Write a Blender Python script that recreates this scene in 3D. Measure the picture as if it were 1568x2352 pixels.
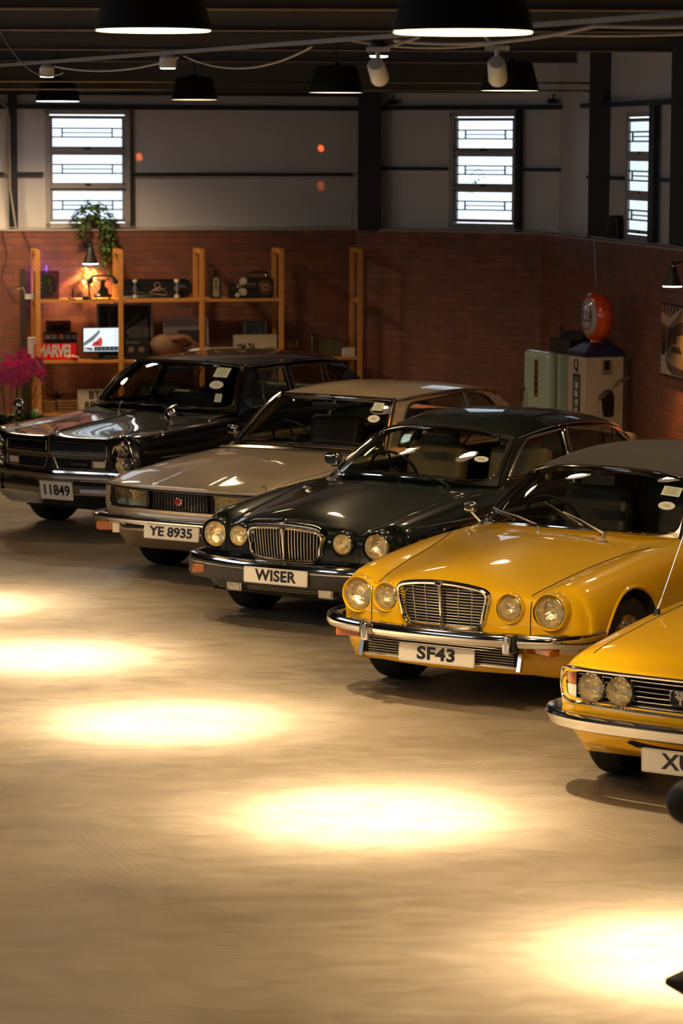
import bpy, bmesh, math, random
from mathutils import Vector, Matrix
from mathutils.bvhtree import BVHTree
random.seed(7)
for o in list(bpy.data.objects): bpy.data.objects.remove(o)
SC = bpy.context.scene
COL = SC.collection
PI = math.pi

# ------------------------------------------------------------------ camera
cam = bpy.data.cameras.new('camera'); camo = bpy.data.objects.new('camera', cam); COL.objects.link(camo)
cam.sensor_fit = 'HORIZONTAL'; cam.sensor_width = 24.0; cam.lens = 6757.0/1568*24.0
cam.clip_start = .2; cam.clip_end = 200
TH = math.atan((1176-334.6)/6757.0)
camo.matrix_world = Matrix.Translation((0,0,3.3534)) @ Matrix.Rotation(PI/2-TH, 4, 'X') @ Matrix.Rotation(.0035, 4, 'Z')
cam.dof.use_dof = True; cam.dof.focus_distance = 18.6; cam.dof.aperture_fstop = 3.6
SC.camera = camo

# ------------------------------------------------------------------ world, exposure
SC.view_settings.view_transform = 'Standard'; SC.view_settings.look = 'None'
SC.view_settings.gamma = 1.0; SC.view_settings.exposure = 0.0; SC.view_settings.use_curve_mapping = False
W = bpy.data.worlds.new('world'); SC.world = W; W.use_nodes = True
W.node_tree.nodes['Background'].inputs[0].default_value = (.80,.90,1.0,1)
W.node_tree.nodes['Background'].inputs[1].default_value = 2.0

def area(name, loc, rot, sx, sy, power, col, spread=PI):
    l = bpy.data.lights.new(name, 'AREA'); l.shape = 'RECTANGLE'; l.size = sx; l.size_y = sy
    l.energy = power; l.color = col; l.spread = spread
    o = bpy.data.objects.new(name, l); o.location = loc; o.rotation_euler = rot; COL.objects.link(o); return o
def spot(name, loc, target, power, col, deg, blend=.6, size=.03):
    l = bpy.data.lights.new(name, 'SPOT'); l.energy = power; l.color = col
    l.spot_size = math.radians(deg); l.spot_blend = blend; l.shadow_soft_size = size
    o = bpy.data.objects.new(name, l); o.location = loc
    d = Vector(target)-Vector(loc); o.rotation_euler = d.to_track_quat('-Z','Y').to_euler(); COL.objects.link(o); return o
WARM = (1.0,.66,.30)
DAY = 42
WARM2 = (1.0,.72,.40)
# ceiling floodlights over the aisle behind the viewpoint (the hall's own lighting)
POOL_P = 5600; HALO = 290; SPILL = 78
CARLIGHT = 330
# spot pools: (x, y) on the floor in front of the cars
POOLS = [(1.50,11.95),(.155,14.55),(-1.02,16.95),(-1.93,19.15),(-2.9,21.3)]
for i,(x,y) in enumerate(POOLS):
    spot('track_spot_beam', (x+.02,y+.03,3.765), (x,y,0), POOL_P*.62, (1.0,.85,.64), 25, 1.0, .05)
    spot('track_spot_beam', (x+.02,y+.03,3.765), (x,y,0), POOL_P*.30, (1.0,.80,.56), 37, 1.0, .05)
    spot('track_spot_beam', (x+.02,y+.03,3.765), (x,y,0), POOL_P*.17, (1.0,.76,.50), 56, 1.0, .05)
    spot('track_spot_halo', (x+.02,y+.03,3.765), (x,y,0), HALO, (1.0,.73,.45), 78, 1.0, .04)
    spot('track_spot_spill', (x+.02,y+.03,3.765), (x,y,0), SPILL, (1.0,.68,.34), 150, 1.0, .05)
# area lamps added inside the left windows as daylight for the far wall
for y in (2.0,11.0,20.0): area('window_daylight', (-8.45,y,3.05), (0,-PI/2,0), 1.4, 3.8, DAY, (.85,.88,1.0))
# ------------------------------------------------------------------ materials
def nm(n):
    m = bpy.data.materials.new(n); m.use_nodes = True; nt = m.node_tree
    return m, nt, nt.nodes['Principled BSDF']
def mat(name, col, rough=.5, metal=0, coat=0, emis=None, es=0, spec=.5, trans=0, alpha=1, ior=1.45, bump=None, var=0, coatr=.03):
    m, nt, b = nm(name)
    b.inputs['Base Color'].default_value = (*col,1); b.inputs['Roughness'].default_value = rough
    b.inputs['Metallic'].default_value = metal; b.inputs['Coat Weight'].default_value = coat; b.inputs['Coat Roughness'].default_value = coatr
    b.inputs['Specular IOR Level'].default_value = spec; b.inputs['Transmission Weight'].default_value = trans; b.inputs['IOR'].default_value = ior
    if emis: b.inputs['Emission Color'].default_value = (*emis,1); b.inputs['Emission Strength'].default_value = es
    if bump:
        sc, st = bump; tc = nt.nodes.new('ShaderNodeTexCoord'); n = nt.nodes.new('ShaderNodeTexNoise'); n.inputs['Scale'].default_value = sc; n.inputs['Detail'].default_value = 4
        bp = nt.nodes.new('ShaderNodeBump'); bp.inputs['Strength'].default_value = st; bp.inputs['Distance'].default_value = .01
        nt.links.new(tc.outputs['Object'], n.inputs['Vector']); nt.links.new(n.outputs['Fac'], bp.inputs['Height']); nt.links.new(bp.outputs['Normal'], b.inputs['Normal'])
        if var:
            mx = nt.nodes.new('ShaderNodeMixRGB'); mx.inputs[1].default_value = (*[c*(1-var) for c in col],1); mx.inputs[2].default_value = (*[min(1,c*(1+var)) for c in col],1)
            nt.links.new(n.outputs['Fac'], mx.inputs[0]); nt.links.new(mx.outputs[0], b.inputs['Base Color'])
    return m
def glassmat(name, tint=(.8,.85,.8), clear=.8, rough=.0):
    m = bpy.data.materials.new(name); m.use_nodes = True; nt = m.node_tree; nt.nodes.clear()
    out = nt.nodes.new('ShaderNodeOutputMaterial'); g = nt.nodes.new('ShaderNodeBsdfGlossy'); g.inputs['Roughness'].default_value = rough
    t = nt.nodes.new('ShaderNodeBsdfTransparent'); t.inputs[0].default_value = (*tint,1)
    ge = nt.nodes.new('ShaderNodeNewGeometry'); dt = nt.nodes.new('ShaderNodeVectorMath'); dt.operation = 'DOT_PRODUCT'; nt.links.new(ge.outputs['Normal'], dt.inputs[0]); nt.links.new(ge.outputs['Incoming'], dt.inputs[1])
    ab = nt.nodes.new('ShaderNodeMath'); ab.operation = 'ABSOLUTE'; nt.links.new(dt.outputs['Value'], ab.inputs[0])
    om = nt.nodes.new('ShaderNodeMath'); om.operation = 'SUBTRACT'; om.inputs[0].default_value = 1; nt.links.new(ab.outputs[0], om.inputs[1])
    pw = nt.nodes.new('ShaderNodeMath'); pw.operation = 'POWER'; pw.inputs[1].default_value = 5; nt.links.new(om.outputs[0], pw.inputs[0])
    f = nt.nodes.new('ShaderNodeMath'); f.operation = 'MULTIPLY_ADD'; f.inputs[1].default_value = .95; f.inputs[2].default_value = .05; nt.links.new(pw.outputs[0], f.inputs[0])
    mx = nt.nodes.new('ShaderNodeMixShader'); nt.links.new(f.outputs[0], mx.inputs[0]); nt.links.new(t.outputs[0], mx.inputs[1]); nt.links.new(g.outputs[0], mx.inputs[2])
    nt.links.new(mx.outputs[0], out.inputs[0]); return m
M = {}
def paint(name, col, metal=0, rough=.35, flake=False):
    m, nt, b = nm(name)
    b.inputs['Base Color'].default_value = (*col,1); b.inputs['Roughness'].default_value = rough; b.inputs['Metallic'].default_value = metal
    b.inputs['Coat Weight'].default_value = 1.0; b.inputs['Coat Roughness'].default_value = .035; b.inputs['Specular IOR Level'].default_value = .12
    tc = nt.nodes.new('ShaderNodeTexCoord'); n = nt.nodes.new('ShaderNodeTexNoise'); n.inputs['Scale'].default_value = 3.0; n.inputs['Detail'].default_value = 1
    bp = nt.nodes.new('ShaderNodeBump'); bp.inputs['Strength'].default_value = .06; bp.inputs['Distance'].default_value = .02
    nt.links.new(tc.outputs['Object'], n.inputs['Vector']); nt.links.new(n.outputs['Fac'], bp.inputs['Height']); nt.links.new(bp.outputs['Normal'], b.inputs['Coat Normal'])
    return m
M['yellow'] = paint('yellow paint', (.70,.40,.006))
M['yellow2'] = paint('amber yellow paint', (.74,.42,.005))
M['beige'] = paint('champagne metallic paint', (.48,.37,.24), .55, .38)
M['green'] = paint('dark green paint', (.002,.006,.004))
M['black'] = paint('black paint', (.0015,.0015,.002))
M['chrome'] = mat('chrome', (.66,.64,.60), .09, 1.0)
M['satin'] = mat('satin steel', (.55,.52,.47), .3, 1.0)
M['dchrome'] = mat('aged chrome', (.62,.58,.52), .16, 1.0)
M['rubber'] = mat('tyre rubber', (.012,.012,.012), .75, bump=(60,.3))
M['trim'] = mat('black plastic trim', (.01,.01,.01), .5)
M['seam'] = mat('panel gap black', (.004,.003,.003), .9)
M['cabin'] = mat('cabin dark lining', (.02,.017,.014), .8)
M['tan'] = mat('tan leather', (.30,.20,.09), .5, bump=(25,.2))
M['dleather'] = mat('dark leather', (.035,.025,.02), .5)
M['vinyl'] = mat('dark brown vinyl roof', (.028,.021,.017), .62, bump=(160,.5))
M['glass'] = glassmat('car window glass', (.80,.84,.76))
M['lens'] = glassmat('headlamp lens glass', (.95,.93,.85))
M['reflector'] = mat('headlamp reflector', (1.0,.90,.66), .16, 1.0, bump=(34,1.0))
M['amber'] = mat('amber lens', (.34,.085,.006), .3, coat=1)
M['amberw'] = mat('clear lens', (.75,.65,.5), .12, coat=1)
M['lampw'] = mat('fog lamp glass', (.34,.32,.28), .15, .6, coat=1, bump=(40,.6))
M['plate'] = mat('number plate white', (.78,.72,.62), .45)
M['plateblk'] = mat('number plate letter black', (.01,.01,.012), .5)
M['sticker'] = mat('licence disc paper', (.62,.68,.5), .6)
M['stickerw'] = mat('sticker white', (.75,.75,.68), .6)
M['red'] = mat('red enamel', (.28,.015,.008), .3)
M['gold'] = mat('gold enamel', (.6,.35,.08), .3, 1)
M['blackm'] = mat('black painted metal', (.012,.011,.010), .45)
M['white_m'] = mat('white painted metal', (.62,.60,.55), .4)
M['grey'] = mat('grey frame paint', (.38,.34,.32), .6)
M['darksteel'] = mat('dark steel girt', (.016,.016,.02), .6)
M['pine'] = mat('pine wood', (.52,.22,.05), .55, bump=(9,.35), var=.25)
M['glow'] = mat('lamp diffuser glow', (1,.8,.5), .5, emis=(1.0,.70,.36), es=16)
M['glow2'] = mat('spot lamp glow', (1,.9,.7), .5, emis=(1.0,.85,.6), es=26)
M['glowdim'] = mat('lamp diffuser glow, far', (1,.8,.5), .5, emis=(1.0,.72,.42), es=3.0)
M['bulbw'] = mat('cool white bulb glow', (1,1,1), .5, emis=(.85,.9,1.0), es=14)
M['cable'] = mat('pale cable', (.35,.30,.25), .5)
M['leaf'] = mat('leaf green', (.05,.10,.015), .5, bump=(8,.2), var=.5)
M['terracotta'] = mat('dark clay pot', (.06,.035,.02), .7)
M['paper'] = mat('pale paper', (.55,.50,.44), .7)

# ------------------------------------------------------------------ mesh helpers
def tag(o, label=None, cat=None, group=None, kind=None):
    if label: o['label'] = label
    if cat: o['category'] = cat
    if group: o['group'] = group
    if kind: o['kind'] = kind
    return o
def thing(name, label, cat, loc=(0,0,0), rz=0, group=None):
    o = bpy.data.objects.new(name, None); COL.objects.link(o); o.location = loc; o.rotation_euler = (0,0,rz)
    o.empty_display_size = .1
    return tag(o, label, cat, group)
def copy_tree(o, parent=None):
    c = o.copy(); COL.objects.link(c)
    if parent: c.parent = parent
    for ch in list(o.children): copy_tree(ch, c)
    return c
def mk(name, vs, fs, m, parent=None, smooth=True, label=None):
    me = bpy.data.meshes.new(name); me.from_pydata([tuple(v) for v in vs], [], fs); me.validate()
    if smooth:
        me.polygons.foreach_set('use_smooth', [True]*len(me.polygons))
        try: me.set_sharp_from_angle(angle=math.radians(38))
        except Exception: pass
    o = bpy.data.objects.new(name, me); COL.objects.link(o)
    for mm in (m if isinstance(m, (list,tuple)) else [m]): me.materials.append(mm)
    if parent: o.parent = parent
    if label: o['label'] = label
    return o
class B:
    def __init__(s): s.v = []; s.f = []
    def add(s, vs, fs):
        n = len(s.v); s.v += [tuple(v) for v in vs]; s.f += [tuple(i+n for i in f) for f in fs]; return s
    def box(s, c, d, rz=0, rx=0, ry=0):
        R = Matrix.Rotation(rz,3,'Z') @ Matrix.Rotation(ry,3,'Y') @ Matrix.Rotation(rx,3,'X')
        vs = [Vector(c)+R@Vector((sx*d[0]/2, sy*d[1]/2, sz*d[2]/2)) for sx in (-1,1) for sy in (-1,1) for sz in (-1,1)]
        return s.add(vs, [(0,1,3,2),(4,6,7,5),(0,4,5,1),(2,3,7,6),(0,2,6,4),(1,5,7,3)])
    def box2(s, a, b):
        return s.box([(a[i]+b[i])/2 for i in range(3)], [abs(b[i]-a[i]) for i in range(3)])
    def tube(s, pts, r, n=8, closed=False, cap=True):
        pts = [Vector(p) for p in pts]; N = len(pts); rs = r if isinstance(r,(list,tuple)) else [r]*N
        base = len(s.v); up = Vector((0,0,1)); prev = None
        for i,p in enumerate(pts):
            if closed: t = pts[(i+1)%N]-pts[i-1]
            else: t = pts[min(i+1,N-1)]-pts[max(i-1,0)]
            if t.length < 1e-9: t = Vector((1,0,0))
            t.normalize()
            if prev is None:
                a = t.cross(up)
                if a.length < 1e-3: a = t.cross(Vector((0,1,0)))
                a.normalize()
            else:
                a = prev - t*prev.dot(t)
                if a.length < 1e-6: a = t.cross(up)
                a.normalize()
            prev = a; b = t.cross(a)
            for k in range(n):
                w = 2*PI*k/n; s.v.append(tuple(p+(a*math.cos(w)+b*math.sin(w))*rs[i]))
        M_ = N if closed else N-1
        for i in range(M_):
            j = (i+1)%N
            for k in range(n):
                k2 = (k+1)%n; s.f.append((base+i*n+k, base+i*n+k2, base+j*n+k2, base+j*n+k))
        if cap and not closed:
            s.f.append(tuple(base+k for k in range(n))[::-1]); s.f.append(tuple(base+(N-1)*n+k for k in range(n)))
        return s
    def lathe(s, prof, c=(0,0,0), ax='Z', n=24, mtx=None):
        """prof: list of (r, h) along axis"""
        base = len(s.v); c = Vector(c)
        for r,h in prof:
            for k in range(n):
                w = 2*PI*k/n; x,y = r*math.cos(w), r*math.sin(w)
                p = Vector((x,y,h)) if ax=='Z' else (Vector((h,x,y)) if ax=='X' else Vector((x,h,y)))
                if mtx: p = mtx@p
                s.v.append(tuple(c+p))
        for i in range(len(prof)-1):
            for k in range(n):
                k2 = (k+1)%n; s.f.append((base+i*n+k, base+i*n+k2, base+(i+1)*n+k2, base+(i+1)*n+k))
        if prof[0][0] > 1e-6: pass
        return s
    def cap(s, i0, n): s.f.append(tuple(range(i0,i0+n))); return s
    def cyl(s, c, r, h, n=16, ax='Z', r2=None):
        r2 = r if r2 is None else r2
        return s.lathe([(0.0001,-h/2),(r,-h/2),(r2,h/2),(0.0001,h/2)], c, ax, n)
    def grid(s, rows):
        base = len(s.v); R = len(rows); Cn = len(rows[0])
        for r in rows: s.v += [tuple(p) for p in r]
        for i in range(R-1):
            for j in range(Cn-1):
                a = base+i*Cn+j; s.f.append((a,a+1,a+Cn+1,a+Cn))
        return s
    def prism(s, poly, f0, f1):
        """poly 2D list; f0,f1 map (u,v)->3D"""
        base = len(s.v); n = len(poly); s.v += [tuple(f0(*p)) for p in poly]+[tuple(f1(*p)) for p in poly]
        s.f.append(tuple(base+i for i in range(n))); s.f.append(tuple(base+n+i for i in range(n))[::-1])
        for i in range(n):
            j = (i+1)%n; s.f.append((base+i,base+n+i,base+n+j,base+j))
        return s
    def sphere(s, c, r, n=12, m=8, sc=(1,1,1)):
        base = len(s.v)
        for i in range(m+1):
            ph = PI*i/m
            for k in range(n):
                w = 2*PI*k/n; s.v.append((c[0]+r*sc[0]*math.sin(ph)*math.cos(w), c[1]+r*sc[1]*math.sin(ph)*math.sin(w), c[2]+r*sc[2]*math.cos(ph)))
        for i in range(m):
            for k in range(n):
                k2 = (k+1)%n; s.f.append((base+i*n+k, base+(i+1)*n+k, base+(i+1)*n+k2, base+i*n+k2))
        return s
    def out(s, name, m, parent=None, smooth=True, label=None, weld=False):
        o = mk(name, s.v, s.f, m, parent, smooth, label)
        bm = bmesh.new(); bm.from_mesh(o.data)
        bmesh.ops.remove_doubles(bm, verts=bm.verts, dist=2e-5) 
        bmesh.ops.recalc_face_normals(bm, faces=bm.faces); bm.to_mesh(o.data); bm.free()
        if smooth:
            try: o.data.set_sharp_from_angle(angle=math.radians(38))
            except Exception: pass
        return o
def outs(b, name, m, parent, smooth=True):
    """one object per separate piece"""
    n = len(b.v); par = list(range(n))
    def fd(i):
        while par[i] != i: par[i] = par[par[i]]; i = par[i]
        return i
    for f in b.f:
        r = fd(f[0])
        for i in f[1:]: par[fd(i)] = r
    g = {}
    for f in b.f: g.setdefault(fd(f[0]), []).append(f)
    R = []
    for fs in g.values():
        ids = sorted({i for f in fs for i in f}); mp = {i:k for k,i in enumerate(ids)}; c = B(); c.v = [b.v[i] for i in ids]; c.f = [tuple(mp[i] for i in f) for f in fs]
        R.append(c.out(name, m, parent, smooth))
    return R
def struct(name, b, m, smooth=False):
    o = b.out(name, m, None, smooth); o['kind'] = 'structure'; return o
def bevel(o, w=.004, seg=2):
    md = o.modifiers.new('bevel','BEVEL'); md.width = w; md.segments = seg; md.limit_method = 'ANGLE'; return o
def rrect(w, h, r, n=5, cx=0, cy=0):
    P = []
    for (sx,sy,a0) in ((1,-1,-PI/2),(1,1,0),(-1,1,PI/2),(-1,-1,PI)):
        for k in range(n+1):
            a = a0+PI/2*k/n; P.append((cx+sx*(w/2-r)+r*math.cos(a), cy+sy*(h/2-r)+r*math.sin(a)))
    return P
def flat2d(outer, holes, thick):
    """filled 2D shape with holes, extruded; returns verts (u,v,w), faces"""
    cu = bpy.data.curves.new('tmp','CURVE'); cu.dimensions = '2D'; cu.fill_mode = 'BOTH'; cu.extrude = thick/2
    for L in [outer]+list(holes):
        sp = cu.splines.new('POLY'); sp.points.add(len(L)-1)
        for i,p in enumerate(L): sp.points[i].co = (p[0],p[1],0,1)
        sp.use_cyclic_u = True
    ob = bpy.data.objects.new('tmp', cu); COL.objects.link(ob)
    dg = bpy.context.evaluated_depsgraph_get(); me = bpy.data.meshes.new_from_object(ob.evaluated_get(dg))
    vs = [tuple(v.co) for v in me.vertices]; fs = [tuple(p.vertices) for p in me.polygons]
    bpy.data.objects.remove(ob); bpy.data.meshes.remove(me); bpy.data.curves.remove(cu)
    return vs, fs
def textgeo(s, size, depth=.002, bold=.0, align='CENTER', sx=1.0, space=1.0):
    cu = bpy.data.curves.new('tmp','FONT'); cu.body = s; cu.size = size; cu.extrude = depth/2; cu.offset = bold
    cu.align_x = align; cu.align_y = 'CENTER'; cu.space_character = space; cu.resolution_u = 4
    ob = bpy.data.objects.new('tmp', cu); COL.objects.link(ob)
    dg = bpy.context.evaluated_depsgraph_get(); me = bpy.data.meshes.new_from_object(ob.evaluated_get(dg))
    vs = [(v.co.x*sx, v.co.y, v.co.z) for v in me.vertices]; fs = [tuple(p.vertices) for p in me.polygons]
    bpy.data.objects.remove(ob); bpy.data.meshes.remove(me); bpy.data.curves.remove(cu)
    return vs, fs
def catmull(P, n=6, closed=False):
    P = [Vector(p) for p in P]; N = len(P); R = []
    rng = range(N) if closed else range(N-1)
    for i in rng:
        p1 = P[i]; p2 = P[(i+1)%N]
        p0 = P[i-1] if (closed or i>0) else p1*2-p2
        p3 = P[(i+2)%N] if (closed or i<N-2) else p2*2-p1
        for k in range(n):
            t = k/n; R.append(.5*((2*p1)+(p2-p0)*t+(2*p0-5*p1+4*p2-p3)*t*t+(3*p1-p0-3*p2+p3)*t**3))
    if not closed: R.append(P[-1])
    return R
HEAD1 = 300; HEAD2 = 330
PENDANTS = [
 (.385,9.58,3.715,'large near pendant lamp at top right with glowing underside',150,None),
 (-.74,11.62,3.795,'glowing pendant lamp at top left nearest the left edge of the track',150,None),
 (-.06,24.7,3.79,'black pendant lamp with thin glowing rim left of the white spot heads',170,'glowdim'),
 (1.29,23.0,3.78,'black pendant lamp behind the right white spot head',170,'glowdim'),
 (-1.44,28.8,3.79,'black pendant lamp over the wall right of the left window',140,'glowdim'),
 (-2.9,30.2,3.79,'black pendant lamp above the left window',320,'bulbw'),
 (-1.95,13.7,3.78,'pendant lamp in the aisle row, second beyond the top left one',150,None),
 (-3.2,15.8,3.78,'pendant lamp in the aisle row, third beyond the top left one',150,None),
 (1.55,7.5,3.75,'pendant lamp in the aisle row nearest the viewpoint',150,None),
 (2.75,21.0,3.78,'pendant lamp over the yellow coupe roof',170,'glowdim'),
 (-4.3,30.0,3.78,'pendant lamp over the wall at the far left, beyond the left window',420,None),
 (4.1,18.9,3.78,'pendant lamp over the rear of the yellow coupe',170,'glowdim')]
# ------------------------------------------------------------------ car construction
def interp(tab, x):
    """tab: list of (x, v...) any order; linear interpolation"""
    t = sorted(tab); 
    if x <= t[0][0]: return t[0][1:]
    if x >= t[-1][0]: return t[-1][1:]
    for a,b in zip(t,t[1:]):
        if a[0] <= x <= b[0]:
            w = (x-a[0])/(b[0]-a[0]); return tuple(p+(q-p)*w for p,q in zip(a[1:],b[1:]))
def car_body(name, sta, fx, rx, crease, arches, cabin, mats, parent, bores=(), pockets=()):
    nC = 6; nR = 5
    vs = []; idx = {}
    def V(key, p):
        if key not in idx: idx[key] = len(vs); vs.append(p)
        return idx[key]
    NS = len(sta)
    def secpt(i, c):
        x, top, side = sta[i]; y,z = top[abs(c)]; return y, z
    def X(i, y, z):
        x = sta[i][0]
        if i == 0: return fx(y, z)
        if i == NS-1: return rx(y, z)
        if isinstance(x, tuple): return fx(y, z)-x[1]
        return x
    for i in range(NS):
        x, top, side = sta[i]; S = [top[nC]]+list(side)
        for c in range(-nC, nC+1):
            y,z = top[abs(c)]; y = abs(y); V(('t',i,c), (X(i,y,z), y*(1 if c>=0 else -1), z))
            yb = y*S[-1][0]/S[0][0]
            if abs(c) < nC: V(('b',i,c), (X(i,yb,S[-1][1]), yb*(1 if c>=0 else -1), S[-1][1]))
        for sg in (-1,1):
            for r in range(1,nR+1):
                y,z = S[r]; V(('s',i,r,sg), (X(i,y,z), y*sg, z))
    for cap,i in (('f',0),('r',NS-1)):
        x, top, side = sta[i]; S = [top[nC]]+list(side)
        for r in range(1,nR):
            t = (S[0][1]-S[r][1])/(S[0][1]-S[nR][1])
            for c in range(-nC+1, nC):
                y0,z0 = top[abs(c)]; y = y0*S[r][0]/S[0][0]; z = z0+(S[nR][1]-z0)*t
                V((cap,r,c), (X(i,y,z), y*(1 if c>=0 else -1), z))
    def T(i,c): return idx[('t',i,c)]
    def Sd(i,r,sg): return idx[('t',i,nC*sg)] if r == 0 else idx[('s',i,r,sg)]
    def Bo(i,c): return idx[('s',i,nR,1 if c>0 else -1)] if abs(c) == nC else idx[('b',i,c)]
    def Cp(cap,i,r,c):
        if r == 0: return T(i,c)
        if r == nR: return Bo(i,c)
        if abs(c) == nC: return Sd(i,r,1 if c>0 else -1)
        return idx[(cap,r,c)]
    fs = []
    for i in range(NS-1):
        for c in range(-nC,nC):
            fs.append((T(i,c),T(i,c+1),T(i+1,c+1),T(i+1,c))); fs.append((Bo(i,c+1),Bo(i,c),Bo(i+1,c),Bo(i+1,c+1)))
        for sg in (-1,1):
            for r in range(nR): fs.append((Sd(i,r,sg),Sd(i,r+1,sg),Sd(i+1,r+1,sg),Sd(i+1,r,sg)))
    for cap,i in (('f',0),('r',NS-1)):
        for r in range(nR):
            for c in range(-nC,nC): fs.append((Cp(cap,i,r,c),Cp(cap,i,r+1,c),Cp(cap,i,r+1,c+1),Cp(cap,i,r,c+1)))
    me = bpy.data.meshes.new(name); me.from_pydata(vs, [], fs)
    bm = bmesh.new(); bm.from_mesh(me); bmesh.ops.recalc_face_normals(bm, faces=bm.faces)
    cl = bm.edges.layers.float.new('crease_edge')
    bm.verts.ensure_lookup_table(); inv = {v:k for k,v in idx.items()}
    for e in bm.edges:
        ka, kb = inv[e.verts[0].index], inv[e.verts[1].index]; val = 0
        for nmx,test,v in crease:
            if test(ka) and test(kb): val = max(val, v)
        e[cl] = val
    bm.to_mesh(me); bm.free()
    o = bpy.data.objects.new(name, me); COL.objects.link(o)
    for m in mats: me.materials.append(m)
    sub = o.modifiers.new('sub','SUBSURF'); sub.levels = 3; sub.render_levels = 3
    cb = B()
    for (x,r,z) in arches:
        for sg in (-1,1):
            n = 40; b0 = len(cb.v)
            for yy in (.50*sg, 1.25*sg):
                for k in range(n):
                    w = 2*PI*k/n; cb.v.append((x+r*math.cos(w), yy, z+r*math.sin(w)))
            cb.f.append(tuple(b0+k for k in range(n))); cb.f.append(tuple(b0+n+k for k in range(n))[::-1])
            for k in range(n):
                k2 = (k+1)%n; cb.f.append((b0+k, b0+n+k, b0+n+k2, b0+k2))
    # cabin prism: list of (x, halfwidth), z0, z1
    pts, z0, z1 = cabin
    poly = [(x,y) for x,y in pts]+[(x,-y) for x,y in reversed(pts)]
    cb.prism(poly, lambda u,v:(u,v,z0), lambda u,v:(u,v,z1))
    for (x0,x1,yy,zz,r) in bores:
        n = 32; b0 = len(cb.v)
        for xx in (x0,x1):
            for k in range(n):
                w = 2*PI*k/n; cb.v.append((xx, yy+r*math.cos(w), zz+r*math.sin(w)))
        cb.f.append(tuple(b0+k for k in range(n))); cb.f.append(tuple(b0+n+k for k in range(n))[::-1])
        for k in range(n):
            k2 = (k+1)%n; cb.f.append((b0+k, b0+n+k, b0+n+k2, b0+k2))
    for (poly_, x0, x1) in pockets:
        cb.prism(poly_, lambda u,v:((x0(u) if callable(x0) else x0),u,v), lambda u,v:(x1,u,v))
    cme = bpy.data.meshes.new('cut'); cme.from_pydata(cb.v, [], cb.f); cme.materials.append(mats[-1])
    bm = bmesh.new(); bm.from_mesh(cme); bmesh.ops.recalc_face_normals(bm, faces=bm.faces); bm.to_mesh(cme); bm.free()
    co = bpy.data.objects.new('cut', cme); COL.objects.link(co)
    bo = o.modifiers.new('b','BOOLEAN'); bo.operation = 'DIFFERENCE'; bo.object = co; bo.solver = 'EXACT'
    try: bo.material_mode = 'TRANSFER'
    except Exception: pass
    dg = bpy.context.evaluated_depsgraph_get(); new = bpy.data.meshes.new_from_object(o.evaluated_get(dg))
    o.modifiers.clear(); o.data = new; bpy.data.objects.remove(co)
    new.polygons.foreach_set('use_smooth', [True]*len(new.polygons))
    new.set_sharp_from_angle(angle=math.radians(32))
    o.parent = parent
    bv = BVHTree.FromPolygons([v.co.copy() for v in new.vertices], [tuple(p.vertices) for p in new.polygons])
    return o, bv
def drop(bv, x, y, z=2.0):
    h = bv.ray_cast(Vector((x,y,z)), Vector((0,0,-1))); return h[0].z if h[0] else .8
def front(bv, y, z):
    h = bv.ray_cast(Vector((3,y,z)), Vector((-1,0,0))); return h[0].x if h[0] else .7
def sidey(bv, x, z, sg=1):
    h = bv.ray_cast(Vector((x,3*sg,z)), Vector((0,-sg,0))); return abs(h[0].y) if h[0] else .85
def seam_top(b, bv, pts, r=.0028, n=8):
    P = catmull([(x,y,0) for x,y in pts], n); b.tube([(p.x,p.y,drop(bv,p.x,p.y)) for p in P], r, 5)
def seam_side(b, bv, pts, r=.0028, sgs=(-1,1)):
    for sg in sgs:
        P = []
        for a,c in zip(pts,pts[1:]):
            for k in range(7):
                t = k/6; P.append((a[0]+(c[0]-a[0])*t, a[1]+(c[1]-a[1])*t))
        b.tube([(x, sg*(sidey(bv,x,z,sg)+.0005), z) for x,z in P], r, 5)
def sweep(b, path, prof, closed_prof=True):
    """path: [(x,y,z)] ; prof: [(out,up)]"""
    P = [Vector(p) for p in path]; N = len(P); base = len(b.v); n = len(prof)
    for i,p in enumerate(P):
        t = P[min(i+1,N-1)]-P[max(i-1,0)]; t.z = 0; t.normalize(); nn = Vector((t.y,-t.x,0))
        if i == 0 or True:
            pass
        for (o,u) in prof: q = p+nn*o; b.v.append((q.x,q.y,q.z+u))
    for i in range(N-1):
        for k in range(n):
            k2 = (k+1)%n; b.f.append((base+i*n+k, base+i*n+k2, base+(i+1)*n+k2, base+(i+1)*n+k))
    b.f.append(tuple(base+k for k in range(n))); b.f.append(tuple(base+(N-1)*n+k for k in range(n))[::-1])
def sympath(half, z=None, n=6):
    """half: [(x,y,(z))] from centre outward; returns path from +Y to -Y"""
    P = [Vector((p[0],p[1],p[2] if len(p)>2 else z)) for p in half]
    full = [Vector((p.x,-p.y,p.z)) for p in reversed(P[1:])]+P
    return [tuple(p) for p in catmull(full, n)]
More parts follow.
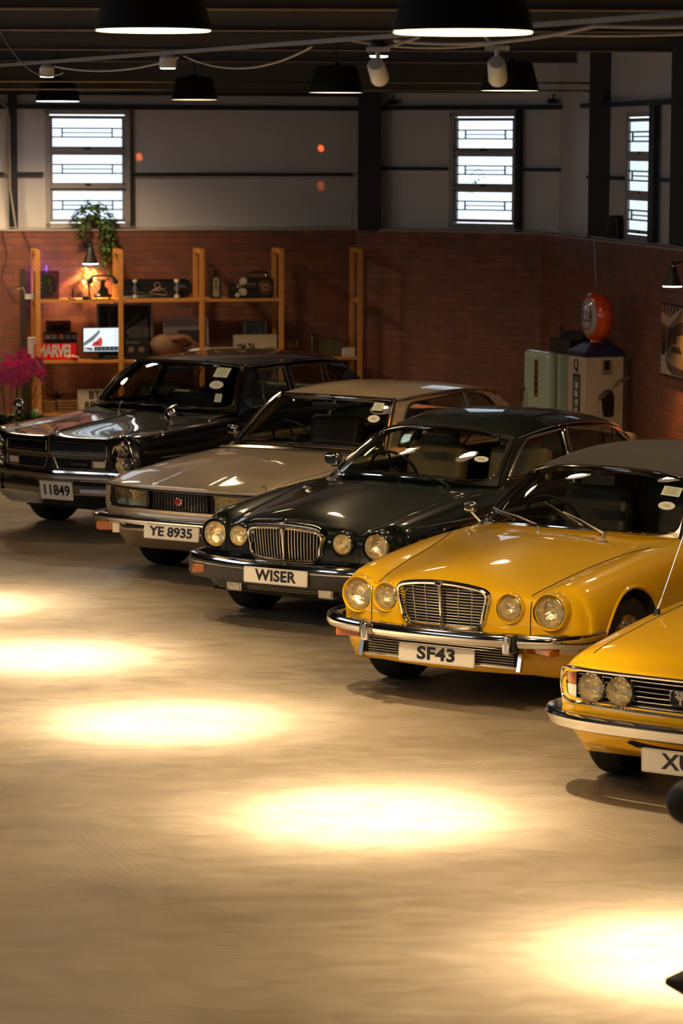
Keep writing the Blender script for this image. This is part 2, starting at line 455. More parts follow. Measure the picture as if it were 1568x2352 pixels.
def wheel(car, x, sg, r, w, track, hub='disc'):
    y = track*sg
    o = thing_part = None
    T = B(); rr = r*.62; hw = w/2
    prof = [(rr,-hw*.8),(r*.80,-hw*1.02),(r*.94,-hw*.98),(r*.99,-hw*.78)]
    for k in range(-3,4):
        yy = k*hw*.2; prof += [(r*.985,yy-.004),(r,yy-.002),(r,yy+.013),(r*.985,yy+.015)] if k<3 else []
    prof += [(r*.99,hw*.78),(r*.94,hw*.98),(r*.80,hw*1.02),(rr,hw*.8)]
    T.lathe([(a,b*1.0) for a,b in prof], (x,y,r), 'Y', 48)
    ty = T.out('tyre', M['rubber'], car)
    Rm = B(); s = sg
    Rm.lathe([(rr*1.02,-hw*.7*s),(rr*1.03,hw*.82*s),(rr*.95,hw*.85*s),(rr*.88,hw*.55*s),(rr*.62,hw*.45*s),(rr*.58,hw*.6*s),(rr*.40,hw*.72*s),(.001,hw*.80*s)], (x,y,r), 'Y', 36)
    Rm.lathe([(rr*1.02,-hw*.7*s),(.001,-hw*.5*s)], (x,y,r), 'Y', 24)
    for k in range(10):
        a = 2*PI*k/10; Rm.cyl((x+rr*.75*math.cos(a), y+hw*.52*s, r+rr*.75*math.sin(a)), .014, .02, 8, 'Y')
    Rm.out('rim', M['dchrome'], ty)
def headlamp(car, c, r, podm=None, podr=None, podlen=.2, bez=.014, name='headlamp', tilt=0, dz=0, inset=.02):
    x,y,z = c
    if podm:
        p = B(); pr = podr
        p.lathe([(pr*.80,-podlen),(pr*.97,-podlen*.45),(pr*1.0,-.028),(pr*.99,-.012),(pr*.955,0),(pr*.91,-.004),(pr*.885,-.02),(r+bez*.9,-.035)], (x,y,z), 'X', 40)
        p.out('headlamp_pod', podm, car)
    b = B(); R = r+bez
    b.lathe([(R+.002,-inset-.035),(R+.002,-inset),(R-.003,-inset+.008),(r+.004,-inset+.011),(r,-inset+.004),(r,-inset-.02)], (x,y,z), 'X', 36)
    ho = b.out(name, M['chrome'], car)
    rf = B(); rf.lathe([(r*1.01,-inset-.004),(r*.93,-inset-.022),(r*.75,-inset-.042),(r*.5,-inset-.058),(r*.2,-inset-.066),(.0005,-inset-.068)], (x,y,z), 'X', 30)
    rf.sphere((x-inset-.04,y,z), r*.16, 10, 6)
    rf.out('reflector', M['reflector'], ho)
    ln = B(); rows = []
    ln.lathe([(r*1.005,-inset+.001),(r*.9,-inset+.007),(r*.7,-inset+.013),(r*.4,-inset+.0185),(.0005,-inset+.021)], (x,y,z), 'X', 30)
    ln.out('lens', M['lens'], ho)
    return ho
def gl_maps(g):
    pw = g.get('pw',2.2); wbc,wbk = g['wb']; wtc,wtk = g['wt']; bul = g.get('bul',.03)
    def ws(u, v, off=0):
        a = abs(u)**pw
        bx = wbc[0]+(wbk[0]-wbc[0])*a; bz = wbc[2]+(wbk[2]-wbc[2])*a; by = wbk[1]*u
        tx = wtc[0]+(wtk[0]-wtc[0])*a; tz = wtc[2]+(wtk[2]-wtc[2])*a; ty = wtk[1]*u
        p = Vector((bx+(tx-bx)*v, by+(ty-by)*v, bz+(tz-bz)*v))
        bb = bul*4*v*(1-v); p.x += bb*.6; p.z += bb*.8
        if off:
            d = Vector((tx-bx, 0, tz-bz)).normalized(); n = Vector((d.z,0,-d.x)); 
            if n.x < 0: n = -n
            p += n*off
        return p
    return ws
def superloop(a0,a1,b0,b1,n,N=56):
    P = []
    for k in range(N):
        t = 2*PI*k/N; c,s = math.cos(t), math.sin(t)
        x = math.copysign(abs(c)**(2/n), c); y = math.copysign(abs(s)**(2/n), s)
        P.append(((a0+a1)/2+(a1-a0)/2*x, (b0+b1)/2+(b1-b0)/2*y))
    return P
def ring_glass(car, ws, loop, nameg, framem, chrome_r, glassm, chromem=None):
    cx = sum(p[0] for p in loop)/len(loop); cy = .5
    # glass fan in rings
    g = B(); K = 8; N = len(loop)
    rows = []
    for k in range(K+1):
        t = k/K; rows.append([ws(cx+(u-cx)*t*.999+(0 if k else 1e-4*i), cy+(v-cy)*t) for i,(u,v) in enumerate(loop+[loop[0]])])
    g.grid(rows); g.out(nameg, glassm, car)
    outer = []
    for (u,v) in loop:
        du,dv = (u-cx),(v-cy); s = 1e9
        if abs(du)>1e-6: s = min(s, 1.0/abs(du))
        if abs(dv)>1e-6: s = min(s, .5/abs(dv))
        outer.append((cx+du*s, cy+dv*s))
    f = B(); 
    R1 = [ws(u,v,.004) for u,v in loop+[loop[0]]]; R2 = [ws(u,v,.004) for u,v in outer+[outer[0]]]
    R0 = [ws(u,v,-.03) for u,v in loop+[loop[0]]]; R3 = [ws(u,v,-.03) for u,v in outer+[outer[0]]]
    f.grid([R0,R1,R2,R3,R0]); f.out(nameg+'_frame', framem, car)
    if chrome_r:
        c = B(); c.tube([ws(u,v,.006) for u,v in loop], chrome_r, 8, closed=True); c.out(nameg+'_trim', chromem or M['chrome'], car)
def greenhouse(car, g, paintm, roofm, bv):
    ws = gl_maps(g); pw = g.get('pw',2.2)
    ring_glass(car, ws, superloop(-g.get('mg',.972),g.get('mg',.972),g.get('mv',.035),1-g.get('mv',.035),g.get('ns',10)), 'windscreen', g.get('wsm',paintm), .008, M['glass'])
    # roof
    st = [tuple(s) for s in g['roof']]  # (x, zc, zr, yr)
    P = catmull([Vector((s[0],s[1],s[2])) for s in st], 5); Y = catmull([Vector((s[3],0,0)) for s in st], 5)
    T = [-1+2*k/28 for k in range(29)]; T = [math.copysign(1-(1-abs(t))**1.25, t) for t in T]
    wtc,wtk = g['wt']; rows = []
    rdx = g.get('rdx', .12)
    for i,(p,yv) in enumerate(zip(P,Y)):
        row = []; f = i/(len(P)-1); pp = pw+(2.9-pw)*min(1,f*3)
        for t in T:
            a = abs(t)**pp; dx = (wtk[0]-wtc[0])*(abs(t)**pw)*(1-f)+ rdx*(abs(t)**2.2)*f
            row.append(Vector((p.x+dx, yv.x*t, p.z*0+p.y+(p.z-p.y)*a)))
        rows.append(row)
    b = B(); under = [[q-Vector((0,q.y*.02,.035)) for q in r] for r in rows]
    b.grid(rows); b.grid([list(reversed(r)) for r in under])
    nr = len(rows)
    b.grid([rows[0],under[0]]); b.grid([rows[-1],under[-1]])
    b.grid([[r[0] for r in rows],[r[0] for r in under]]); b.grid([[r[-1] for r in rows],[r[-1] for r in under]])
    b.out('roof', roofm, car)
    hb = B(); hb.tube([r+Vector((.004,0,.004)) for r in rows[0]], .008, 6); 
    # drip rails
    for k in (0,-1): hb.tube([r[k]+Vector((0,(.008 if k else -.008),-.012)) for r in rows], .0085, 6)
    hb.out('roof_trim', M['chrome'], car)
    rail = [(r[-1].x, r[-1].y, r[-1].z-.012) for r in rows]
    # side frames
    belt = g['belt']
    def yplane(x, z):
        by,bz = interp([(q[0],q[1],q[2]) for q in belt], x); ry,rz = interp(rail, x)
        t = (z-bz)/max(.05,(rz-bz)); return by+(ry-by)*t
    wbk = g['wb'][1]
    rbk = g['rb'][1]
    def dens(L, closed=False):
        R = []
        for a,b_ in zip(L, L[1:]+([L[0]] if closed else [])):
            d = math.hypot(a[0]-b_[0],a[1]-b_[1]); n = max(1,int(d/.09))
            for k in range(n): R.append((a[0]+(b_[0]-a[0])*k/n, a[1]+(b_[1]-a[1])*k/n))
        return R
    outer = [(wbk[0]+.03,wbk[2]-.03)]+[(rail[i][0],rail[i][2]) for i in range(0,len(rail),2)]+[(rail[-1][0],rail[-1][2]),(rbk[0],rbk[2]-.02)]+[(q[0],q[2]-.05) for q in sorted(belt)[0:] if rbk[0]<q[0]<wbk[0]]
    outer = dens(outer, True)
    holes = []
    for hpts in g['win']:
        R = []; n = len(hpts)
        for i in range(n):
            p0 = Vector((*hpts[i-1][:2],0)); p1 = Vector((*hpts[i][:2],0)); p2 = Vector((*hpts[(i+1)%n][:2],0)); r = hpts[i][2] if len(hpts[i])>2 else .03
            a = p1+(p0-p1).normalized()*r; c = p1+(p2-p1).normalized()*r
            for k in range(5):
                t = k/4; q = a*(1-t)**2+p1*2*t*(1-t)+c*t*t; R.append((q.x,q.y))
        holes.append(dens(R, True))
    vs, fs = flat2d(outer, holes, .028)
    for sg in (-1,1):
        b = B(); b.add([(x, sg*(yplane(x,z)-.012+w), z) for x,z,w in vs], fs); o = b.out('side_window_frame', g.get('sidem', roofm), car, smooth=False)
        for H,fr in zip(holes, g.get('winm', [M['chrome']]*9)):
            gv, gf = flat2d(H, [], .004)
            gb = B(); gb.add([(x, sg*(yplane(x,z)-.014+w), z) for x,z,w in gv], gf); go = gb.out('side_window', M['glass'], car, smooth=False)
            tb = B(); tb.tube([(x, sg*(yplane(x,z)+.004), z) for x,z in H], g.get('wr',.009), 6, closed=True); tb.out('window_trim', fr, go)
        for (xa,za,xb,zb,r) in g.get('posts', []):
            pb = B(); pb.tube([(xa,sg*(yplane(xa,za)+.004),za),(xb,sg*(yplane(xb,zb)+.004),zb)], r, 6); pb.out('window_post', M['chrome'], car)
        bb = B(); q = [(x, sg*(sidey(bv, x, z-.02)+.004), z-.02) for x,y,z in sorted(belt) if x<wbk[0]+.05]
        if g.get('beltchrome', True): bb.tube(q, .006, 6); bb.out('waist_trim', M['chrome'], car)
    # rear window
    rg = dict(pw=2.2, wb=g['rb'], wt=((rows[-1][14].x,0,rows[-1][14].z-.01),(rail[-1][0],rail[-1][1],rail[-1][2])), bul=.02)
    def rw(u,v,off=0):
        p = gl_maps(rg)(u,v,0); 
        if off: p += Vector((-off*.6,0,off*.8))
        return p
    ring_glass(car, rw, superloop(-.84,.84,.08,.92,7), 'rear_window', roofm, .008, M['glass'])
    # wipers
    for (px,py,u0,v0,u1,v1,mm) in g.get('wipers', []):
        w = B(); pz = drop(bv, px, py); a = ws(u0,v0,.022); c = ws(u1,v1,.018); mid = (a+c)/2+Vector((.006,0,.012))
        w.cyl((px,py,pz+.012), .014, .035, 10); w.tube([(px,py,pz+.03), mid*.55+Vector((px,py,pz+.03))*.45+Vector((.01,0,.01)), mid], [.007,.006,.0045], 6)
        o = w.out('wiper', M[mm], car); w2 = B(); w2.tube([a+(c-a)*k/8+Vector((.001,0,.002))*(4*k/8*(1-k/8)) for k in range(9)], .0055, 6); w2.tube([ws(u0+(u1-u0)*k/8,v0+(v1-v0)*k/8,.007) for k in range(9)], .003, 4); w2.out('wiper_blade', M['rubber'] if mm=='trim' else M['dchrome'], o)
    for (u,v,w_,h_,kind) in g.get('stickers', []):
        s = B(); c = ws(u,v,.0065); ex = (ws(u+.01,v,.0065)-ws(u-.01,v,.0065)).normalized(); ey = (ws(u,v+.01,.0065)-ws(u,v-.01,.0065)).normalized()
        poly = [(w_/2*math.cos(2*PI*k/28), h_/2*math.sin(2*PI*k/28)) for k in range(28)] if kind=='o' else rrect(w_,h_,.004,2)
        nn = ex.cross(ey)
        s.prism(poly, lambda a,b_: c+ex*a+ey*b_, lambda a,b_: c+ex*a+ey*b_+nn*.001)
        so = s.out('windscreen_sticker', M['stickerw'] if kind=='o' else M['sticker'], car, smooth=False)
        t = B()
        if kind == 'o':
            for k in range(3): t.box((0,(k-1)*.012,.002), (w_*(.5-.12*abs(k-1)), .003, .0004))
        else:
            for k in range(6): t.box((0,h_*(.36-.13*k),.002), (w_*(.75 if k%2 else .6), .004, .0004))
        t.v = [tuple(c+ex*p[0]+ey*p[1]+nn*p[2]) for p in t.v]; t.out('print', mat('sticker print', (.25,.22,.15), .7) if 'sticker print' not in bpy.data.materials else bpy.data.materials['sticker print'], so, smooth=False)
    return ws, yplane
def interior(car, g, seatm, headrest=True, steer_y=-.36):
    wbc,wbk = g['wb']; belt = g['belt']
    x0 = min(wbc[0],wbk[0])-.02; zb = wbk[2]
    hw = wbk[1]-.06
    d = B(); top = zb-.005
    sec = [(x0+.30,top-.03),(x0-.02,top+.01),(x0-.12,top-.01),(x0-.16,top-.07),(x0-.12,top-.25),(x0-.02,top-.35),(x0+.3,top-.35)]
    base = len(d.v)
    N = 8; rows = []
    for k in range(N+1):
        y = -hw+2*hw*k/N; rows.append([(x-.0*abs(y), y, z) for x,z in sec+[sec[0]]])
    d.grid(rows); d.out('dashboard', M['cabin'], car)
    sw = B(); c = Vector((x0-.32,steer_y,top+.02)); ax = Vector((-.85,0,.52)).normalized(); e1 = Vector((0,1,0)); e2 = ax.cross(e1).normalized()
    sw.tube([c+(e1*math.cos(2*PI*k/32)+e2*math.sin(2*PI*k/32))*.195 for k in range(32)], .0115, 8, closed=True)
    for a in (0,PI,-PI/2): sw.tube([c, c+(e1*math.cos(a)+e2*math.sin(a))*.19], .010, 6)
    sw.sphere(c, .05, 10, 6); sw.tube([c, c-ax*.35], .022, 8); sw.out('steering_wheel', M['trim'], car)
    def seat(y, x, w, name='seat', hr=headrest):
        s = B(); s.box((x+.05,y,.50), (.52,w,.18)); o = s.out(name, seatm, car); bevel(o,.05,4)
        b = B(); b.box((x-.24,y,.80), (.15,w,.56), ry=-.22); bo = b.out('seat_back', seatm, o); bevel(bo,.055,4)
        if hr:
            h = B(); h.box((x-.34,y,1.12), (.10,.28,.17), ry=-.15); ho = h.out('head_restraint', seatm, o); bevel(ho,.04,4)
            h = B()
            for q in (-.07,.07): h.tube([(x-.32,y+q,1.02),(x-.335,y+q,1.1)], .006, 6)
            h.out('head_restraint_stem', M['chrome'], o)
    seat(.36, x0-.72, .50); seat(-.36, x0-.72, .50)
    seat(0, g['rb'][0][0]+.62 if g['rb'][0][0]+.62 < x0-1.3 else x0-1.5, 1.2, 'rear_seat', False)
    m = B(); q = Vector((x0-.42 if False else g['wt'][0][0]+.10, 0, g['wt'][0][2]-.08)); m.box(q, (.02,.24,.06)); m.tube([q, q+Vector((-.02,0,.06))], .006, 6); mo = m.out('rear_view_mirror', M['trim'], car); bevel(mo,.01,2)
def plate(car, text, c, w, h, size, lean=0, bold=.0045, sx=.8, space=1.05, m='plate'):
    Rm = Matrix.Rotation(lean, 3, 'Y'); c = Vector(c)
    f = lambda d: (lambda u,v: c+Rm@Vector((d,u,v)))
    p = B(); p.prism(rrect(w,h,.012,4), f(-.003), f(.002)); po = p.out('number_plate', M[m], car, smooth=False)
    r = B(); L = rrect(w-.012,h-.012,.008,4); r.tube([f(.002)(*q) for q in L], .0016, 4, closed=True); r.out('plate_rim', M['paper'], po)
    vs, fs = textgeo(text, size, .002, bold, sx=sx, space=space)
    t = B(); t.add([c+Rm@Vector((.0035+q[2], q[0], q[1]-size*.0)) for q in vs], fs); t.out('plate_lettering', M['plateblk'], po, smooth=False)
    return po
def yz_loop(b, pts, xf, r, n=8):
    b.tube([(xf(y,z), y, z) for y,z in pts], r, n, closed=True)
def new_car(label, xy, yaw, group='classic cars parked side by side'):
    return thing('car', label, 'car', (xy[0],xy[1],0), -(PI/2+yaw), group)
def wheels(car, r, w, tf, wb):
    for x in (0,-wb):
        for sg in (-1,1): wheel(car, x, sg, r, w, tf)
def chassis(car, xf, xr, hw=.62, z=.2):
    b = B(); b.box(((xf+xr)/2,0,z+.03), (xf-xr,hw*2,.06)); 
    for x in (0,): b.tube([(x,-.6,.33),(x,.6,.33)], .05, 8)
    b.tube([(xr+.9,-.6,.33),(xr+.9,.6,.33)], .06, 8); b.out('underbody', M['trim'], car, smooth=False)

# ---- the two saloons / coupes with four round lamps -----------------------------------------
def xj(kind, label, xy, yaw):
    J = kind == 'J'; car = new_car(label, xy, yaw)
    pm = M['yellow'] if J else M['green']; wb = 2.765 if J else 2.865; rr = 0 if J else -.1
    fx = lambda y,z: .80-.125*(min(abs(y),.9)/.66)**2 - (.12*max(0,(.30-z)/.10)**1.3) - (.10*max(0,(z-.70)/.08)**1.5) - .3*max(0,abs(y)-.76)
    rx = lambda y,z: -wb-1.13-.0+.10*(y/.8)**2+.10*max(0,(z-.6)/.2)
    side = [(.885,.60),(.885,.50),(.875,.38),(.85,.28),(.80,.20)]
    sta = [
     (.8,[(0,.735),(.20,.730),(.42,.735),(.545,.690),(.665,.742),(.755,.705),(.805,.62)],[(.82,.55),(.82,.48),(.80,.38),(.75,.30),(.70,.235)]),
     (('f',.06),[(0,.770),(.20,.762),(.42,.752),(.545,.706),(.67,.762),(.77,.73),(.825,.65)],[(.845,.57),(.845,.49),(.83,.38),(.79,.28),(.74,.22)]),
     (.54,[(0,.822),(.20,.810),(.42,.772),(.555,.738),(.685,.786),(.79,.757),(.85,.67)],[(.868,.58),(.866,.49),(.85,.38),(.82,.27),(.78,.21)]),
     (.25,[(0,.872),(.20,.855),(.42,.808),(.575,.786),(.70,.822),(.81,.792),(.866,.70)],[(.88,.60),(.88,.50),(.865,.38),(.84,.27),(.80,.20)]),
     (-.05,[(0,.905),(.22,.888),(.44,.848),(.60,.822),(.715,.848),(.822,.815),(.875,.72)],side),
     (-.35,[(0,.925),(.24,.912),(.46,.878),(.63,.856),(.73,.868),(.83,.832),(.88,.74)],side),
     (-.62,[(0,.930),(.25,.920),(.48,.896),(.65,.876),(.74,.880),(.83,.845),(.882,.75)],side),
     (-.95,[(0,.915),(.25,.91),(.48,.90),(.65,.885),(.74,.882),(.83,.852),(.885,.76)],side),
     (-1.5,[(0,.89),(.25,.89),(.48,.89),(.65,.885),(.74,.880),(.83,.852),(.885,.77)],side),
     (-2.2,[(0,.89),(.25,.89),(.48,.89),(.65,.885),(.74,.880),(.83,.852),(.885,.77)],side),
     (-2.7+rr,[(0,.90),(.25,.90),(.48,.895),(.65,.89),(.74,.89),(.83,.865),(.885,.79)],side),
     (-3.2+rr,[(0,.915),(.25,.91),(.48,.90),(.64,.885),(.73,.87),(.80,.84),(.855,.77)],[(.87,.60),(.87,.50),(.86,.38),(.83,.28),(.78,.22)]),
     (-3.6+rr,[(0,.87),(.25,.865),(.46,.85),(.60,.83),(.68,.81),(.745,.78),(.80,.72)],[(.83,.60),(.83,.50),(.82,.38),(.79,.30),(.74,.25)]),
     (-3.9,[(0,.80),(.22,.80),(.42,.79),(.55,.77),(.63,.75),(.69,.72),(.74,.68)],[(.77,.60),(.77,.50),(.76,.42),(.72,.34),(.68,.28)])]
    XG = [(-.285,.69),(-.24,.715),(0,.722),(.24,.715),(.285,.69),(.262,.56),(.235,.515),(0,.51),(-.235,.515),(-.262,.56)]
    cre = [('top', lambda k: k[0]=='t' and abs(k[2])==3 and k[1]<7, .55), ('low', lambda k: k[0] in 'sb' and (k[0]=='b' or k[2]==5), .5)]
    cab = ([(-.83,.50),(-.99,.62),(-1.5,.70),(-2.6,.70),(-3.05+rr,.60)], .42, 1.3)
    body, bv = car_body('body', sta, fx, rx, cre, [(0,.375,.325),(-wb,.365,.325)], cab, [pm, M['cabin']], car, [(.55,1.0,sg*.662,.628,.103) for sg in (-1,1)]+[(.60,1.0,sg*.425,.638,.083) for sg in (-1,1)], [(XG, .70, 1.0)])
    # waist / hood shut lines
    s = B()
    for sg in (-1,1):
        seam_top(s, bv, [(.66,sg*.525),(.5,sg*.55),(.25,sg*.575),(-.05,sg*.605),(-.35,sg*.655),(-.56,sg*.715)], .0035)
        x0 = .70
        s.tube([(front(bv, sg*.548, z)+.001, sg*.548, z) for z in (.705,.68,.64,.6,.56,.52,.48,.44)], .0035, 5)
    seam_side(s, bv, [(-.98,.84),(-.96,.55),(-.90,.25)]); seam_side(s, bv, [(-2.15,.84),(-2.15,.3)] if not J else [(-2.25,.84),(-2.27,.3)])
    outs(s, 'panel_gap', M['seam'], car)
    g = dict(wb=((-.56,0,.945),(-.965,.712,.885)), wt=((-1.335,0,1.268) if J else (-1.40,0,1.262),(-1.46,.582,1.213) if J else (-1.50,.568,1.203)), bul=.03, ns=6 if not J else 9, pw=2.3, mg=.985 if not J else .992, mv=.03 if not J else .018)
    if J: g['wsm'] = M['dchrome']
    belt = [(-.7,.725,.885),(-.97,.742,.885),(-1.5,.745,.885),(-2.2,.745,.885),(-2.7+rr,.73,.89),(-3.1+rr,.69,.895),(-3.4+rr,.64,.90)]
    g['belt'] = belt
    if J:
        g['roof'] = [(-1.335,1.268,1.213,.582),(-1.7,1.335,1.245,.605),(-2.1,1.360,1.262,.615),(-2.5,1.345,1.250,.59),(-2.85,1.285,1.215,.55),(-3.0,1.245,1.185,.52)]
        g['rb'] = ((-3.42,0,.935),(-3.30,.60,.90))
        g['win'] = [[(-1.12,.93,.02),(-2.24,.93,.04),(-2.20,1.225,.06),(-1.59,1.200,.06)],[(-2.28,.93,.03),(-2.86,.94,.05),(-2.68,1.19,.09),(-2.26,1.225,.04)]]
        g['wipers'] = [(-.62,-.08,-.94,.16,-.52,.06,'satin'),(-.62,.38,-.16,.40,.30,.08,'satin')]
        g['wipers'] = [(-.60,-.10,-.93,.19,-.42,.045,'satin'),(-.60,.36,-.22,.30,.30,.04,'satin')]
        g['stickers'] = [(.86,.68,.12,.11,'r'),(.865,.44,.11,.085,'o')]
        g['sidem'] = M['vinyl']
    else:
        g['roof'] = [(-1.40,1.262,1.203,.568),(-1.75,1.322,1.238,.592),(-2.1,1.345,1.258,.605),(-2.6,1.325,1.250,.60),(-3.1,1.265,1.205,.57),(-3.42,1.20,1.155,.52)]
        g['rb'] = ((-3.82,0,.935),(-3.66,.60,.90))
        g['win'] = [[(-1.11,.93,.02),(-2.08,.93,.03),(-2.14,1.215,.03),(-1.64,1.185,.06)],[(-2.16,.93,.03),(-3.50,.935,.05),(-3.24,1.12,.10),(-2.95,1.175,.06),(-2.21,1.22,.03)]]
        g['posts'] = [(-2.95,.93,-3.08,1.15,.008)]
        g['wipers'] = [(-.60,.10,-.62,.05,.16,.045,'trim'),(-.60,.50,.0,.045,.72,.05,'trim')]
        g['stickers'] = [(.80,.42,.105,.078,'o')]
        g['wr'] = .011
    ws, yp = greenhouse(car, g, pm, M['vinyl'] if J else pm, bv)
    interior(car, g, M['dleather'] if J else M['tan'], headrest=not J)
    # lamps
    for sg in (-1,1):
        headlamp(car, (.695,sg*.662,.628), .086, pm, .114, .26, bez=.012)
        headlamp(car, (.757,sg*.425,.638), .067, pm, .092, .16, bez=.012)
    # grille
    W1,W2 = (.302,.262) if J else (.300,.272); zt,zc,zb = (.738,.770,.498) if J else (.708,.732,.505)
    xg = lambda y,z: .805-.10*(y/.6)**2+.09*(z-.5)
    top = [(W1-.02 - 0*k, zt) for k in range(1)]
    L = [(-W1,zt-.04),(-W1+.012,zt-.008),(-W1+.05,zt+.008)]+[(y, zt+.008+(zc-zt-.008)*(1-(abs(y)/(W1-.05))**2.2)) for y in (-.18,-.1,-.04,0,.04,.1,.18)]+[(W1-.05,zt+.008),(W1-.012,zt-.008),(W1,zt-.04),(W1-(W1-W2)*.6,zb+.10),(W2+.006,zb+.05),(W2-.02,zb+.012),(W2-.06,zb),(-.1,zb-.004),(.1-.2,zb-.004)][:-1]
    L += [(.0,zb-.005)] if False else []
    L = L[:-1]+[(.1,zb-.004),(-.1,zb-.004),(-W2+.06,zb),(-W2+.02,zb+.012),(-W2-.006,zb+.05),(-W1+(W1-W2)*.6,zb+.10)]
    Lc = [(p.x,p.y) for p in catmull([Vector((y,z,0)) for y,z in L], 3, True)]
    fr = B(); fr.tube([(xg(y,z)+.012,y,z) for y,z in Lc], .0135 if J else .0105, 8, closed=True)
    fr.tube([(xg(y,z)-.006,y*1.03,z+.004) for y,z in Lc], .011, 6, closed=True)
    go = fr.out('grille_frame', M['chrome'], car)
    bk = B(); vs2, fs2 = flat2d(Lc, [], .006); bk.add([(xg(u,v)-.045,u,v) for u,v,w in vs2], fs2); bk.out('grille_recess', M['seam'], go, smooth=False)
    def zb_(y):  # vertical span of the opening at y
        zs = [z for z,k in crossings(Lc, y)]
        return (min(zs), max(zs)) if len(zs) >= 2 else (zb, zt)
    def yspan(z):
        ys = []
        for a,b_ in zip(Lc, Lc[1:]+Lc[:1]):
            if (a[1]-z)*(b_[1]-z) < 0: ys.append(a[0]+(b_[0]-a[0])*(z-a[1])/(b_[1]-a[1]))
        return (min(ys),max(ys)) if len(ys)>=2 else (0,0)
    br = B()
    if J:
        for k in range(13):
            z = zb+.018+k*(zt-zb-.02)/12.2; a,b_ = yspan(z)
            br.tube([(xg(a+(b_-a)*q/12,z)-.012, a+(b_-a)*q/12, z) for q in range(13)], .0036, 6)
        for y in (-.205,-.115,.115,.205):
            a,b_ = zb_(y); br.tube([(xg(y,a)-.008,y*.93,a),(xg(y,b_)-.006,y,b_)], .003, 6)
        br.out('grille_bars', M['satin'], go)
        c = B(); c.tube([(xg(0,zb)+.006,0,zb-.01),(xg(0,.6)+.008,0,.6),(xg(0,zc)+.012,0,zc)], [.010,.011,.014], 8); c.box((xg(0,zc)+.02,0,zc+.0), (.03,.05,.030)); c.box((xg(0,zb),0,zb-.005), (.02,.02,.035)); co = c.out('grille_centre_bar', M['chrome'], go); bevel(co,.004,2)
        e = B(); e.box((xg(0,zc)+.037,0,zc+.001), (.004,.026,.018)); e.out('badge', M['seam'], co)
        # skirt below the grille: bars and black mesh continue down to the bumper
        k = B()
        for q in range(3): z = zb-.022-q*.016; k.tube([(xg(y,z)-.01,y,z) for y in (-.25,-.12,0,.12,.25)], .003, 5)
        k.out('lower_grille_bars', M['satin'], go)
        ub = B(); ub.box((.775,0,.46), (.02,.52,.07)); ub.out('grille_shadow_panel', M['seam'], go)  # plain black panel behind the lower bars
    else:
        for k in range(24):
            y = -.285+.57*k/23
            if abs(y) < .018: continue
            a,b_ = zb_(y); br.tube([(xg(y*.96,a)-.004,y*(.95),a),(xg(y,.62)+.0,y*.975,.62),(xg(y,b_)-.004,y,b_)], .0032, 6)
        br.out('grille_bars', M['satin'], go)
        c = B(); c.tube([(xg(0,zb)+.010,0,zb),(xg(0,.6)+.012,0,.6),(xg(0,.68)+.013,0,.68),(xg(0,.71)+.013,0,.71),(xg(0,zc)+.012,0,zc)], [.008,.010,.013,.022,.035], 10); c.out('grille_centre_bar', M['chrome'], go)
        fl = B(); Tp = [p for p in Lc if p[1] > zt-.035]; Tp.sort()
        n = 60
        for k in range(n):
            t = k/(n-1); y = -W1+.01+2*(W1-.01)*t; zz = zb_(max(min(y,W1-.012),-W1+.012))[1]
            x = xg(y,zz); fl.tube([(x+.022,y,zz+.004),(x+.021,y,zz+.028),(x+.010,y,zz+.046),(x-.015,y,zz+.056),(x-.060,y,zz+.060)], .0052, 5)
        fl.out('fluted_grille_crown', M['chrome'], go)
        e = B(); e.lathe([(.0005,.03),(.02,.028),(.026,.012),(.028,0)], (xg(0,zc)-.005,0,zc+.03), 'X', 16); e.v = [(p[0],p[1],p[2]+.014) for p in e.v]; e.out('badge', M['chrome'], go)
    # bumpers
    if J:
        path = sympath([(.935,0,.468),(.925,.25,.468),(.895,.45,.468),(.84,.64,.468),(.76,.79,.468),(.64,.885,.468),(.46,.905,.468)])
        path_ = path
        bmp = B(); sweep(bmp, path, [(-.05,.035),(-.015,.046),(.012,.040),(.024,.022),(.026,-.012),(.012,-.036),(-.012,-.040),(-.03,-.03),(-.012,-.02),(.006,-.006),(-.004,.016),(-.05,.024)]); bo = bmp.out('front_bumper', M['chrome'], car)
        for sg in (-1,1):
            o_ = B(); x = .905-.0; o_.box((.900,sg*.485+.025,.452), (.10,.055,.115)); oo = o_.out('overrider', M['chrome'], bo); bevel(oo,.014,4)
            o_ = B(); o_.box((.885,sg*.522+.025,.46), (.09,.018,.10)); oo = o_.out('overrider_pad', M['rubber'], bo); bevel(oo,.005,2)
            i_ = B(); i_.box((.755,sg*.655,.408), (.085,.20,.048), rz=-sg*.30); io = i_.out('indicator', M['amber'], car); bevel(io,.010,3)
            i_ = B(); i_.box((.655,sg*.775,.408), (.10,.05,.045), rz=-sg*.75); io = i_.out('side_lamp', M['amberw'], car); bevel(io,.008,3)
        lg = B(); lg.box((.80,0,.355), (.05,1.06,.10)); lg.out('lower_intake', M['seam'], car)
        lb = B()
        for k in range(7): lb.tube([(.838-.012*(y/.5)**2,y,  .309+k*.016) for y in (-.5,-.25,0,.25,.5)], .003, 5)
        lb.tube([(.842-.012*(y/.5)**2,y,.298) for y in (-.52,-.25,0,.25,.52)], .007, 6)
        lb.out('lower_grille', M['satin'], car)
        for sg in (-1,1):
            e = B(); e.prism([(.78,.43),(.815,.43),(.855,.285),(.82,.28)], lambda u,v,sg=sg:(u,sg*.53,v), lambda u,v,sg=sg:(u,sg*.555,v)); eo = e.out('grille_end_strip', M['dchrome'], car, smooth=False)
        plate(car, 'SF43', (.872,0,.340), .52, .110, .104, lean=-.06, bold=.0035, sx=1.28)
    else:
